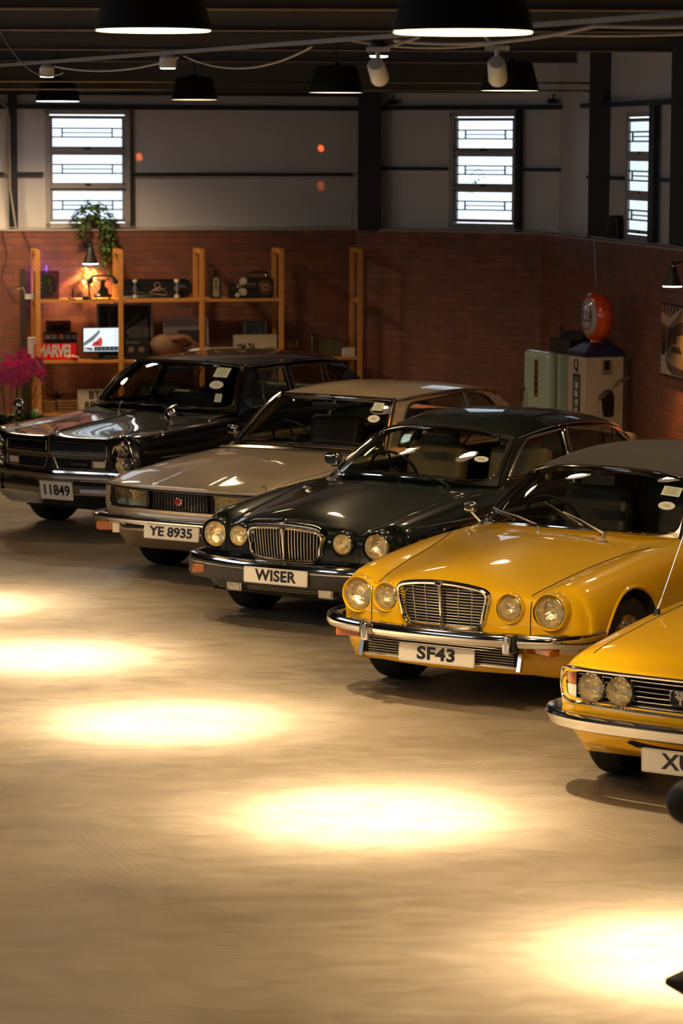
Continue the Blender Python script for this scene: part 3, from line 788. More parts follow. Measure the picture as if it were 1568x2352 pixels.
        path = sympath([(.90,0,.455),(.89,.25,.455),(.865,.45,.455),(.815,.62,.455),(.75,.76,.455),(.66,.86,.455),(.46,.895,.455)])
        bmp = B(); sweep(bmp, path, [(-.06,.020),(.010,.018),(.030,.002),(.034,-.10),(.022,-.122),(-.05,-.125)]); bo = bmp.out('front_bumper', mat('bumper rubber grey-black', (.03,.028,.025), .42, bump=(30,.1)), car)
        ch = B(); sweep(ch, path, [(-.05,.018),(-.045,.040),(.006,.041),(.022,.034),(.028,.020),(.030,.004),(.010,.010)]); ch.out('bumper_blade', M['chrome'], bo)
        ch = B(); sweep(ch, path, [(.033,-.008),(.038,-.010),(.038,-.018),(.033,-.020)]); ch.out('bumper_strip', M['dchrome'], bo)
        for sg in (-1,1):
            i_ = B(); i_.box((.805,sg*.665,.398), (.06,.175,.062), rz=-sg*.50); io = i_.out('indicator', M['amber'], bo); bevel(io,.008,3)
            f_ = B(); f_.box((.835,sg*.375,.312), (.09,.125,.088)); fo = f_.out('fog_lamp', M['chrome'], car); bevel(fo,.014,4)
            f_ = B(); f_.box((.882,sg*.375,.312), (.012,.108,.072)); f2 = f_.out('lens', M['lampw'], fo); bevel(f2,.006,3)
            r_ = B(); r_.box((front(bv,sg*.42,.50)+.0,sg*.44,.505), (.03,.10,.018)); r_.out('headlamp_wash', M['trim'], car)
        lb = B()
        for k in range(4): lb.tube([(.850-.05*(y/.5)**2,y,.295+k*.014) for y in (-.30,-.15,0,.15,.30)], .003, 5)
        lb.out('lower_grille', M['satin'], car)
        plate(car, 'WISER', (.945,.012,.407), .52, .110, .104, lean=-.03, bold=.0035, sx=1.05)
        # front wing side lamp and side chrome strip
        i_ = B(); i_.box((.42,.865,.655), (.07,.016,.022)); i_.out('side_repeater', M['amber'], car)
        mi = B()
    # door mirror(s)
    for sg in ((-1,) if J else (-1,1)):
        m_ = B(); mx = -1.12 if J else -1.30
        m_.box((mx,sg*(.89 if J else .90),.965), (.05,.09,.07) if J else (.08,.13,.10)); mo = m_.out('door_mirror', M['chrome'], car); bevel(mo,.02,4)
        m_ = B(); m_.tube([(mx,sg*.81,.87),(mx+.01,sg*.88,.94)], .011, 8); m_.out('mirror_stalk', M['chrome'], mo)
    lip = B()
    for sg in (-1,1):
        for xw in (0,-wb):
            pts = []
            for k in range(25):
                a = -.12+(PI+.24)*k/24; x = xw+.385*math.cos(a); z = .325+.385*math.sin(a); pts.append((x, sg*(sidey(bv,x,z,sg)-.004), z))
            lip.tube(pts, .013, 8)
    outs(lip, 'wheel_arch_lip', pm, car)
    cs = B()
    if not J: 
        seam = [(x, .003+sidey(bv,x,.742), .742) for x in [.55-.12*k for k in range(30)]]
        cs.tube(seam, .005, 6); cs.tube([(p[0],-p[1],p[2]) for p in seam], .005, 6); outs(cs, 'side_moulding', M['chrome'], car)
    else:
        vt = B()
        for k in range(5): vt.box((-.50, .02+k*.095, drop(bv,-.50,.02+k*.095)+.002), (.045,.07,.006), rz=.3)
        outs(vt, 'cowl_vent', M['satin'], car, False)
    wheels(car, .328, .205, .745, wb); chassis(car, .45, -wb-.9)
    # tail
    for sg in (-1,1):
        t_ = B(); t_.box((-wb-1.07,sg*.66,.66), (.08,.14,.16)); to = t_.out('tail_lamp', M['red'], car); bevel(to,.02,3)
    rb_ = B(); sweep(rb_, [(x,-y,z) for x,y,z in sympath([(-wb-1.17,0,.48),(-wb-1.12,.5,.48),(-wb-1.02,.76,.48),(-wb-.8,.88,.48)])], [(-.02,-.05),(.03,-.04),(.03,.04),(-.02,.05)]); rb_.out('rear_bumper', M['chrome'], car)
    return car, bv
def crossings(L, y):
    R = []
    for a,b_ in zip(L, L[1:]+L[:1]):
        if (a[0]-y)*(b_[0]-y) <= 0 and a[0] != b_[0]: R.append((a[1]+(b_[1]-a[1])*(y-a[0])/(b_[0]-a[0]), 0))
    return R

# ---- champagne wedge coupe --------------------------------------------------------------------
def fiat(label, xy, yaw):
    car = new_car(label, xy, yaw); pm = M['beige']; wb = 2.72
    fx = lambda y,z: .895-.045*(abs(y)/.6)**2-.07*max(0,(abs(y)-.62)/.18)-.35*abs(z-.62)**1.6-.06*max(0,(.40-z)/.15)
    rx = lambda y,z: -wb-1.10+.05*(y/.8)**2
    side = [(.882,.66),(.880,.52),(.868,.38),(.84,.28),(.78,.20)]
    sta = [
     (.9,[(0,.757),(.24,.757),(.27,.750),(.50,.748),(.68,.746),(.755,.742),(.80,.730)],[(.815,.69),(.815,.62),(.812,.55),(.80,.49),(.76,.44)]),
     (('f',.05),[(0,.772),(.235,.772),(.265,.765),(.50,.762),(.68,.758),(.765,.752),(.815,.735)],[(.835,.69),(.835,.61),(.83,.53),(.81,.46),(.77,.40)]),
     (.50,[(0,.826),(.22,.826),(.25,.820),(.48,.815),(.66,.805),(.785,.790),(.845,.765)],[(.862,.66),(.862,.54),(.85,.40),(.82,.28),(.76,.20)]),
     (.44,[(0,.835),(.215,.835),(.245,.829),(.48,.824),(.66,.813),(.785,.797),(.85,.77)],[(.865,.66),(.865,.54),(.85,.40),(.82,.28),(.76,.20)]),
     (.1,[(0,.865),(.2,.864),(.24,.860),(.48,.855),(.67,.842),(.80,.822),(.865,.785)],side),
     (-.3,[(0,.890),(.2,.889),(.24,.886),(.48,.882),(.68,.870),(.81,.845),(.875,.80)],side),
     (-.66,[(0,.905),(.2,.905),(.24,.903),(.48,.898),(.70,.888),(.82,.862),(.882,.81)],side),
     (-.95,[(0,.91),(.2,.91),(.24,.91),(.48,.905),(.71,.895),(.82,.872),(.884,.815)],side),
     (-1.5,[(0,.90),(.2,.90),(.24,.90),(.48,.90),(.72,.898),(.82,.88),(.885,.82)],side),
     (-2.4,[(0,.90),(.2,.90),(.24,.90),(.48,.90),(.72,.90),(.82,.885),(.885,.825)],side),
     (-3.1,[(0,.91),(.2,.91),(.24,.91),(.48,.905),(.70,.90),(.80,.885),(.875,.825)],side),
     (-3.5,[(0,.91),(.2,.91),(.24,.91),(.48,.90),(.68,.89),(.78,.875),(.85,.815)],[(.86,.66),(.86,.52),(.85,.38),(.82,.28),(.76,.22)]),
     (-3.82,[(0,.86),(.2,.86),(.24,.86),(.48,.855),(.64,.85),(.74,.84),(.80,.79)],[(.81,.66),(.81,.52),(.80,.40),(.76,.32),(.70,.26)])]
    cre = [('fr', lambda k: k[0]=='t' and k[1]==0, .85), ('ridge', lambda k: k[0]=='t' and abs(k[2]) in (1,2) and k[1]<3, .6), ('fold', lambda k: k[0]=='t' and k[1]==2, .35), ('sh', lambda k: k[0]=='t' and abs(k[2])==6 and 0<k[1], .45), ('low', lambda k: k[0] in 'sb' and (k[0]=='b' or k[2]==5), .5)]
    cab = ([(-.98,.60),(-1.2,.70),(-2.6,.70),(-3.05,.60)], .42, 1.3)
    body, bv = car_body('body', sta, fx, rx, cre, [(0,.365,.318),(-wb,.36,.318)], cab, [pm, M['cabin']], car, [], [(dens2(rrect(1.46,.150,.02,4,0,.640)), .70, 1.2)])
    s = B()
    for sg in (-1,1):
        seam_top(s, bv, [(.845,sg*.735),(.5,sg*.74),(.1,sg*.755),(-.3,sg*.765),(-.62,sg*.77)], .0032)
    seam_top(s, bv, [(-.66,-.76),(-.67,-.4),(-.67,0),(-.67,.4),(-.66,.76)], .004)
    s.tube([(front(bv,y,.722)+.0015,y,.722) for y in [-.79+.0395*k for k in range(41)]], .0045, 5)
    seam_side(s, bv, [(-.86,.86),(-.84,.5),(-.78,.25)]); seam_side(s, bv, [(-2.32,.86),(-2.34,.3)])
    outs(s, 'panel_gap', M['seam'], car)
    g = dict(wb=((-.845,0,.925),(-.955,.735,.905)), wt=((-1.305,0,1.306),(-1.40,.565,1.292)), bul=.03, ns=26, pw=2.2)
    g['belt'] = [(-.8,.765,.90),(-1.2,.775,.90),(-2.4,.775,.905),(-3.0,.76,.905),(-3.5,.72,.905)]
    g['roof'] = [(-1.305,1.306,1.292,.565),(-1.65,1.365,1.315,.590),(-2.1,1.380,1.325,.60),(-2.6,1.350,1.312,.59),(-3.05,1.300,1.272,.56),(-3.25,1.262,1.235,.53)]
    g['rb'] = ((-3.62,0,.93),(-3.52,.66,.91))
    g['win'] = [[(-1.12,.945,.03),(-2.36,.945,.02),(-2.40,1.280,.03),(-1.56,1.258,.07)],[(-2.42,.945,.02),(-3.14,.955,.05),(-2.82,1.245,.10),(-2.45,1.280,.03)]]
    g['wipers'] = [(-.80,-.62,-.80,.08,-.16,.11,'trim'),(-.80,-.08,.12,.10,.80,.07,'trim')]
    g['stickers'] = [(.80,.80,.085,.105,'r'),(.795,.55,.10,.085,'o'),(-.955,.93,.05,.05,'r')]
    g['wr'] = .011; g['winm'] = [M['trim'],M['trim']]
    ws, yp = greenhouse(car, g, M['trim'], pm, bv)
    interior(car, g, M['dleather'], headrest=False)
    tr = B(); tr.tube([ws(-.99,v,.012) for v in [k/12 for k in range(13)]], .010, 6); tr.tube([ws(.99,v,.012) for v in [k/12 for k in range(13)]], .010, 6); tr.tube([ws(-1+k/10,.0,.012) for k in range(21)], .012, 6); tr.out('windscreen_surround', M['chrome'], car)
    cw = B(); cw.grid([[(-.70-.045*q/3-.0*abs(y), y, drop(bv,-.74,min(.7,abs(y)))+.006+.012*q/3) for y in [-.72+.12*k for k in range(13)]] for q in range(4)]); cw.out('scuttle_trim', M['dchrome'], car)
    # nose panel
    X0 = .905
    fpx = lambda y: fx(y,.64)-.035
    rim = rrect(1.50,.170,.02,4,0,.643)
    p = B(); rows = []
    for z,dx in ((.558,.0),(.562,.012),(.568,.004),(.566,-.02)): pass
    vsr, fsr = flat2d([(y,z) for y,z in dens2(rrect(1.45,.148,.022,4,0,.640))], [], .02)
    p.add([(fpx(min(max(u,-.75),.75))-.02+w*.3, u, v) for u,v,w in vsr], fsr); po = p.out('nose_panel', M['seam'], car, smooth=False)
    c = B(); c.tube([(fx(u,.64)-.012, u, v) for u,v in dens2(rrect(1.455,.148,.02,4,0,.640))], .0055, 6, closed=True); c.out('nose_panel_trim', M['chrome'], po)
    for sg in (-1,1):
        l = B(); vs_, fs_ = flat2d(dens2(rrect(.385,.128,.016,4,sg*.495,.642)), [], .012)
        l.add([(fpx(u)+.016+w, u, v) for u,v,w in vs_], fs_); lo = l.out('headlamp', M['lens'], car, smooth=False)
        r = B(); 
        rf = []
        for i in range(9):
            t = i/8; row = []
            for j in range(17):
                q = j/16; y = sg*.495-.187+.374*q; z = .582+.12*t
                row.append((fpx(y)+.010-.0*t-.014*math.sin(PI*t)-.012*abs(math.sin(2*PI*q)), y, z))
            rf.append(row)
        r.grid(rf); r.out('reflector', mat('headlamp fluted reflector', (.33,.29,.19), .18, 1.0, bump=(45,1.0)) if 'headlamp fluted reflector' not in bpy.data.materials else bpy.data.materials['headlamp fluted reflector'], lo)
        f = B(); f.tube([(fpx(u)+.024,u,v) for u,v in dens2(rrect(.39,.132,.016,4,sg*.495,.642))], .004, 6, closed=True); f.out('bezel', M['trim'], lo)
    gr = B()
    for k in range(12): z = .575+k*.0118; gr.tube([(fpx(y)+.018,y,z) for y in [-.25+.05*j for j in range(11)]], .0016, 4)
    for k in range(19): y = -.25+.5*k/18; gr.tube([(fpx(y)+.018,y,.575),(fpx(y)+.018,y,.707)], .0016, 4)
    gr.out('grille', M['dchrome'], po)
    bd = B(); bd.lathe([(.0005,.0),(.028,.0),(.034,-.004),(.034,-.012)], (fpx(0)+.036,0,.645), 'X', 24); bo = bd.out('badge', M['chrome'], po)
    bd = B(); bd.lathe([(.0005,.002),(.027,.001),(.027,-.002)], (fpx(0)+.037,0,.645), 'X', 24); bd.out('badge_enamel', M['red'], bo)
    vs_, fs_ = textgeo('FIAT', .018, .001, .0006, sx=.8); tx = B(); tx.add([(fpx(0)+.0405+w,u,v+.645) for u,v,w in vs_], fs_); tx.out('badge_lettering', M['chrome'], bo, smooth=False)
    # bumper
    path = sympath([(.965,0,.475),(.958,.3,.475),(.935,.55,.475),(.885,.74,.475),(.80,.86,.472),(.66,.90,.470),(.50,.90,.470)])
    bmp = B(); sweep(bmp, path, [(-.08,.034),(.0,.040),(.022,.030),(.026,.012),(.020,-.008),(-.02,-.012),(-.06,-.004)]); bo = bmp.out('front_bumper', M['chrome'], car)
    lw = B(); sweep(lw, path, [(-.05,-.010),(.008,-.012),(.004,-.045),(-.012,-.074),(-.06,-.086),(-.07,-.075)]); lw.out('bumper_lower_section', M['dchrome'], bo)
    for sg in (-1,1):
        i_ = B(); vs_, fs_ = flat2d(rrect(.16,.066,.02,4), [], .02); i_.add([(w,u,v) for u,v,w in vs_], fs_)
        Rm = Matrix.Rotation(-sg*.42,3,'Z'); i_.v = [tuple(Rm@Vector(q)+Vector((.925,sg*.655,.420))) for q in i_.v]; i_.out('indicator', M['amber'], bo, smooth=False)
        i_ = B(); i_.box((.965,sg*.535,.415), (.012,.055,.072), rz=-sg*.25); i_.out('side_lamp', M['amberw'], bo)
        i_ = B(); i_.prism([(.27,.448),(.49,.448),(.45,.425),(.42,.422),(.27,.428)], lambda u,v,sg=sg:(.968,sg*u,v), lambda u,v,sg=sg:(.975,sg*u,v)); i_.out('bumper_slot', M['seam'], bo, smooth=False)
    plate(car, 'YE 8935', (1.0,.012,.418), .512, .112, .100, lean=-.10, bold=.003, sx=1.20, space=.98)
    fs2 = B()
    for sg in (-1,1):
        seamp = [(x, sg*(.004+sidey(bv,x,.40,sg)), .40) for x in [-.5-.12*k for k in range(15)]]
        fs2.tube(seamp, .007, 6)
    outs(fs2, 'sill_moulding', M['chrome'], car)
    for sg in (-1,):
        m_ = B(); m_.box((-1.2,sg*.91,.985), (.06,.10,.075)); mo = m_.out('door_mirror', M['chrome'], car); bevel(mo,.02,3)
        m_ = B(); m_.tube([(-1.2,sg*.84,.90),(-1.2,sg*.90,.95)], .014, 8); m_.out('mirror_stalk', M['chrome'], mo)
    wheels(car, .322, .205, .735, wb); chassis(car, .45, -wb-.9)
    for sg in (-1,1):
        t_ = B(); t_.box((-wb-1.08,sg*.55,.70), (.05,.34,.12)); to = t_.out('tail_lamp', M['red'], car)
    rb_ = B(); sweep(rb_, [(x,-y,z) for x,y,z in sympath([(-wb-1.17,0,.50),(-wb-1.12,.5,.50),(-wb-1.02,.76,.50),(-wb-.8,.90,.50)])], [(-.02,-.04),(.03,-.03),(.03,.03),(-.02,.04)]); rb_.out('rear_bumper', M['chrome'], car)
    return car, bv
def dens2(L, d=.04):
    R = []
    for a,b_ in zip(L, L[1:]+L[:1]):
        n = max(1,int(math.hypot(a[0]-b_[0],a[1]-b_[1])/d))
        for k in range(n): R.append((a[0]+(b_[0]-a[0])*k/n, a[1]+(b_[1]-a[1])*k/n))
    return R

# ---- long black saloon with stacked lamps -------------------------------------------------------
def pontiac(label, xy, yaw):
    car = new_car(label, xy, yaw); pm = M['black']; wb = 2.92
    fx = lambda y,z: 1.075-.19*abs(y)-.5*max(0,abs(y)-.80)-(.20*max(0,(.72-z))**1.0 if z>.5 else .044+.10*(.5-z))
    rx = lambda y,z: -wb-1.15+.05*(y/.8)**2
    side = [(.925,.70),(.925,.56),(.91,.40),(.88,.28),(.82,.21)]
    sta = [
     (1.0,[(0,.898),(.03,.885),(.30,.872),(.54,.880),(.64,.905),(.76,.905),(.83,.86)],[(.855,.74),(.86,.64),(.855,.54),(.83,.45),(.78,.39)]),
     (('f',.08),[(0,.918),(.04,.902),(.30,.888),(.54,.892),(.65,.920),(.78,.918),(.855,.86)],[(.875,.74),(.88,.62),(.875,.52),(.85,.42),(.80,.35)]),
     (.60,[(0,.950),(.06,.930),(.32,.915),(.54,.908),(.67,.930),(.80,.925),(.885,.86)],[(.90,.72),(.90,.58),(.89,.42),(.86,.28),(.80,.22)]),
     (.25,[(0,.975),(.09,.952),(.34,.935),(.55,.920),(.69,.938),(.82,.932),(.905,.865)],side),
     (-.15,[(0,.990),(.13,.970),(.37,.950),(.58,.935),(.71,.948),(.84,.942),(.915,.88)],side),
     (-.42,[(0,1.00),(.16,.985),(.40,.968),(.60,.955),(.73,.962),(.85,.955),(.92,.895)],side),
     (-.60,[(0,1.00),(.16,.99),(.40,.98),(.60,.972),(.74,.97),(.86,.965),(.925,.90)],side),
     (-1.4,[(0,1.0),(.16,1.0),(.40,.99),(.60,.985),(.74,.98),(.86,.97),(.93,.91)],side),
     (-2.3,[(0,1.0),(.16,1.0),(.40,.99),(.60,.985),(.74,.98),(.86,.97),(.93,.92)],side),
     (-2.9,[(0,1.0),(.16,1.0),(.40,.99),(.60,.985),(.74,.98),(.86,.975),(.93,.92)],side),
     (-3.4,[(0,.99),(.16,.99),(.40,.985),(.60,.975),(.74,.97),(.85,.96),(.91,.90)],[(.91,.70),(.91,.56),(.90,.40),(.86,.30),(.80,.25)]),
     (-4.0,[(0,.94),(.16,.94),(.40,.94),(.58,.93),(.70,.93),(.80,.92),(.86,.87)],[(.87,.70),(.87,.56),(.86,.44),(.82,.36),(.76,.30)])]
    cre = [('fr', lambda k: k[0]=='t' and k[1]==0, .75), ('cl', lambda k: k[0]=='t' and k[2]==0 and k[1]<5, .5), ('dip', lambda k: k[0]=='t' and abs(k[2])==3 and k[1]<6, .5), ('low', lambda k: k[0] in 'sb' and (k[0]=='b' or k[2]==5), .5)]
    cab = ([(-.60,.62),(-.85,.74),(-1.5,.76),(-2.6,.76),(-2.95,.66)], .42, 1.5)
    body, bv = car_body('body', sta, fx, rx, cre, [(0,.375,.335),(-wb,.36,.335)], cab, [pm, M['cabin']], car, [], [([(sg*.03,.708),(sg*.55,.706),(sg*.55,.608),(sg*.065,.608)], .80, 1.4) for sg in (-1,1)]+[([(sg*.665-.10,.58),(sg*.665+.10,.58),(sg*.665+.10,.80),(sg*.665,.88),(sg*.665-.10,.80)], .84, 1.4) for sg in (-1,1)])
    s = B()
    for sg in (-1,1): seam_top(s, bv, [(.86,sg*.545),(.5,sg*.55),(.1,sg*.565),(-.25,sg*.62),(-.38,sg*.70)], .0035)
    seam_side(s, bv, [(-.62,.93),(-.60,.5),(-.55,.25)]); seam_side(s, bv, [(-1.62,.93),(-1.64,.3)]); outs(s, 'panel_gap', M['seam'], car)
    g = dict(wb=((-.40,0,1.015),(-.62,.785,.995)), wt=((-.935,0,1.405),(-1.03,.605,1.383)), bul=.05, ns=9, pw=2.4)
    g['belt'] = [(-.55,.80,.995),(-1.0,.815,.99),(-1.6,.82,.985),(-2.4,.81,.985),(-2.9,.79,.985),(-3.3,.75,.98)]
    g['roof'] = [(-.935,1.405,1.383,.605),(-1.25,1.438,1.392,.635),(-1.7,1.455,1.398,.655),(-2.2,1.448,1.390,.65),(-2.6,1.415,1.360,.62),(-2.78,1.385,1.335,.60)]
    g['rb'] = ((-3.25,0,1.005),(-3.12,.70,.985))
    g['win'] = [[(-.80,1.03,.03),(-1.53,1.03,.02),(-1.565,1.350,.03),(-1.16,1.345,.05)],[(-1.61,1.03,.02),(-2.62,1.035,.05),(-2.36,1.335,.08),(-1.645,1.35,.03)]]
    g['posts'] = [(-1.06,1.03,-1.20,1.33,.006),(-2.20,1.03,-2.27,1.33,.006)]
    g['wipers'] = [(-.34,-.30,-.72,.035,-.16,.045,'satin'),(-.34,.22,.02,.045,.66,.03,'satin')]
    g['stickers'] = [(.745,.74,.13,.15,'r'),(.74,.46,.125,.10,'o'),(.80,.22,.06,.09,'r')]
    ws, yp = greenhouse(car, g, pm, pm, bv)
    interior(car, g, M['dleather'], headrest=False)
    # nose
    pf = lambda y: 1.085-.19*abs(y)
    for sg in (-1,1):
        # stacked lamp pod
        y0 = sg*.665; x0 = pf(y0)-.045
        pod = B(); L = [(-.125,.60),(-.13,.70),(-.10,.80),(-.06,.885),(0,.912),(.06,.885),(.10,.80),(.13,.70),(.125,.60),(.09,.555),(-.09,.555)]
        Lc = [(p.x,p.y) for p in catmull([Vector((a,b_,0)) for a,b_ in L], 4, True)]
        def ring(k, dx): return [Vector((x0+dx, y0+(a)*k, .735+(b_-.735)*k)) for a,b_ in Lc+[Lc[0]]]
        pod.grid([ring(1.0,-.12),ring(1.02,-.01),ring(.99,.018),ring(.93,.030),ring(.84,.026),ring(.76,-.012),ring(.74,-.03)]); pod.grid([ring(.74,-.03),[Vector((x0-.03,y0,.735))]*len(ring(1,0))])
        po = pod.out('headlamp_pod', M['chrome'], car)
        headlamp(car, (x0+.035,y0,.808), .070, None, 0, .01, .010, inset=.02)
        headlamp(car, (x0+.035,y0,.655), .070, None, 0, .01, .010, inset=.02)
        br_ = B(); br_.box((x0+.005,y0,.728), (.05,.225,.014)); br_.out('pod_bar', M['chrome'], po)
    # chrome strips across the nose, grille halves
    def ln(z, y0, y1, dx, r, b):
        b.tube([(pf(y)+dx, y, z) for y in [y0+(y1-y0)*k/8 for k in range(9)]], r, 6)
    b = B()
    for sg in (-1,1):
        ln(.745, sg*.0, sg*.545, -.005, .008, b); ln(.728, sg*.0, sg*.545, -.012, .006, b); ln(.712, 0, sg*.545, -.018, .005, b)
        ln(.590, sg*.02, sg*.575, -.030, .008, b)
        b.tube([(pf(sg*.535)-.0,sg*.535,.815),(pf(sg*.535)-.0,sg*.535,.745)], .005, 6)
    b.tube([(pf(0)+.0,0,.885),(pf(0)+.002,0,.80),(pf(0)-.004,0,.742)], .007, 6)
    outs(b, 'nose_moulding', M['chrome'], car)
    for sg in (-1,1):
        q = B(); q.tube([(pf(u)+.004,u,v) for u,v in dens2([(sg*.03,.845),(sg*.03,.765),(sg*.52,.765),(sg*.52,.835)],.06)], .0028, 5, closed=True); q.out('nose_panel_outline', M['dchrome'], car)
    for sg in (-1,1):
        gb = B(); Q = [(sg*.035,.705),(sg*.545,.703),(sg*.545,.612),(sg*.070,.612)]
        gb.prism(Q, lambda u,v:(pf(u)-.06,u,v), lambda u,v:(pf(u)-.028,u,v)); go = gb.out('grille', M['seam'], car, smooth=False)
        f = B(); f.tube([(pf(u)-.018,u,v) for u,v in dens2(Q,.06)], .006, 6, closed=True); f.out('grille_frame', M['dchrome'], go)
        h = B()
        for k in range(5):
            z = .628+k*.016; h.tube([(pf(sg*.08)-.024,sg*.08,z),(pf(sg*.40)-.024,sg*.40,z)], .002, 4)
        h.out('grille_bars', M['trim'], go)
        l = B(); l.prism(rrect(.11,.052,.008,3,sg*.455,.657), lambda u,v:(pf(u)-.03,u,v), lambda u,v:(pf(u)-.012,u,v)); lo = l.out('indicator', M['amberw'], go, smooth=False)
        f = B(); f.tube([(pf(u)-.012,u,v) for u,v in dens2(rrect(.13,.07,.010,3,sg*.455,.657),.05)], .004, 6, closed=True); f.out('bezel', M['chrome'], lo)
        if sg == 1:
            vs_, fs_ = textgeo('Laurentian', .034, .002, .0, sx=1.1); t = B(); t.add([(pf(.27+u)-.016+w,.27+u,.655+v) for u,v,w in vs_], fs_); t.out('grille_script', M['dchrome'], go, smooth=False)
    # bumper
    path = sympath([(1.065,0,.47),(1.02,.25,.47),(.97,.52,.47),(.925,.74,.47),(.84,.88,.47),(.68,.955,.47),(.45,.955,.47)], n=5)
    bmp = B(); sweep(bmp, path, [(-.07,.085),(-.01,.090),(.012,.075),(.010,.055),(-.008,.045),(-.010,-.02),(-.004,-.05),(-.02,-.085),(-.06,-.095)]); bo = bmp.out('front_bumper', M['dchrome'], car)
    up = B(); sweep(up, path, [(-.02,.118),(.0,.120),(.004,.105),(-.012,.098)]); up.out('bumper_top_moulding', M['chrome'], bo)
    for sg in (-1,1):
        xs = lambda y: interp([(p[1],p[0]) for p in path], y)[0]
        sl = B(); sl.prism(rrect(.30,.034,.012,4,sg*.36,.487), lambda u,v:(xs(u)-.03,u,v), lambda u,v:(xs(u)+.001,u,v)); sl.out('bumper_slot', M['seam'], bo, smooth=False)
        s2 = B(); s2.box((xs(sg*.62)-.008,sg*.62,.455), (.02,.006,.15)); s2.out('bumper_joint', M['seam'], bo)
    plate(car, '11849', (1.085,.075,.424), .345, .160, .125, lean=.16, bold=.003, sx=.95, space=1.0)
    # ornament, mirrors, side trims
    h = B(); h.tube([(pf(0)-.08,0,.905),(pf(0)-.085,0,.935)], .006, 6); h.tube([(pf(0)-.085,.022*math.cos(a),.955+.022*math.sin(a)) for a in [2*PI*k/12 for k in range(12)]], .004, 5, closed=True); h.out('hood_ornament', M['chrome'], car)
    rg = B(); rg.tube([(x,0,drop(bv,x,0)+.003) for x in [.93-.1*k for k in range(12)]], .006, 6); rg.out('hood_centre_moulding', M['chrome'], car)
    for sg in (-1,1):
        x,y = .52,sg*.80; z = drop(bv,x,y); m_ = B()
        m_.tube([(x,y,z),(x-.03,y+sg*.015,z+.06),(x-.06,y+sg*.02,z+.12)], [.014,.009,.008], 8); m_.cyl((x,y,z+.006), .026, .012, 12)
        mo = m_.out('wing_mirror', M['chrome'], car); m_ = B()
        R_ = Matrix.Rotation(.2,4,'Z'); m_.lathe([(.0005,.035),(.03,.03),(.052,.012),(.056,0),(.053,-.012),(.0005,-.010)], (x-.07,y+sg*.02,z+.155), 'X', 20, R_); m_.out('mirror_head', M['chrome'], mo)
    sd = B()
    for sg in (-1,1):
        for zz,r in ((.72,.006),(.30,.012)):
            sd.tube([(x, sg*(.003+sidey(bv,x,zz,sg)), zz) for x in [.70-.14*k for k in range(33)] if not (zz<.6 and (abs(x)<.42 or abs(x+wb)<.42))], r, 6)
    outs(sd, 'side_moulding', M['chrome'], car)
    a = B(); z = drop(bv,-.32,.70); a.tube([(-.32,.70,z),(-.33,.70,z+.11)], [.006,.002], 6); a.cyl((-.32,.70,z+.01), .014, .03, 10); a.out('aerial', M['chrome'], car)
    wheels(car, .335, .20, .76, wb); chassis(car, .55, -wb-.9, .66)
    for sg in (-1,1):
        t_ = B(); t_.box((-wb-1.13,sg*.62,.66), (.05,.30,.10)); t_.out('tail_lamp', M['red'], car)
    rb_ = B(); sweep(rb_, [(x,-y,z) for x,y,z in sympath([(-wb-1.20,0,.50),(-wb-1.17,.5,.50),(-wb-1.10,.78,.50),(-wb-.9,.93,.50)])], [(-.02,-.08),(.03,-.06),(.03,.06),(-.02,.08)]); rb_.out('rear_bumper', M['chrome'], car)
    return car, bv

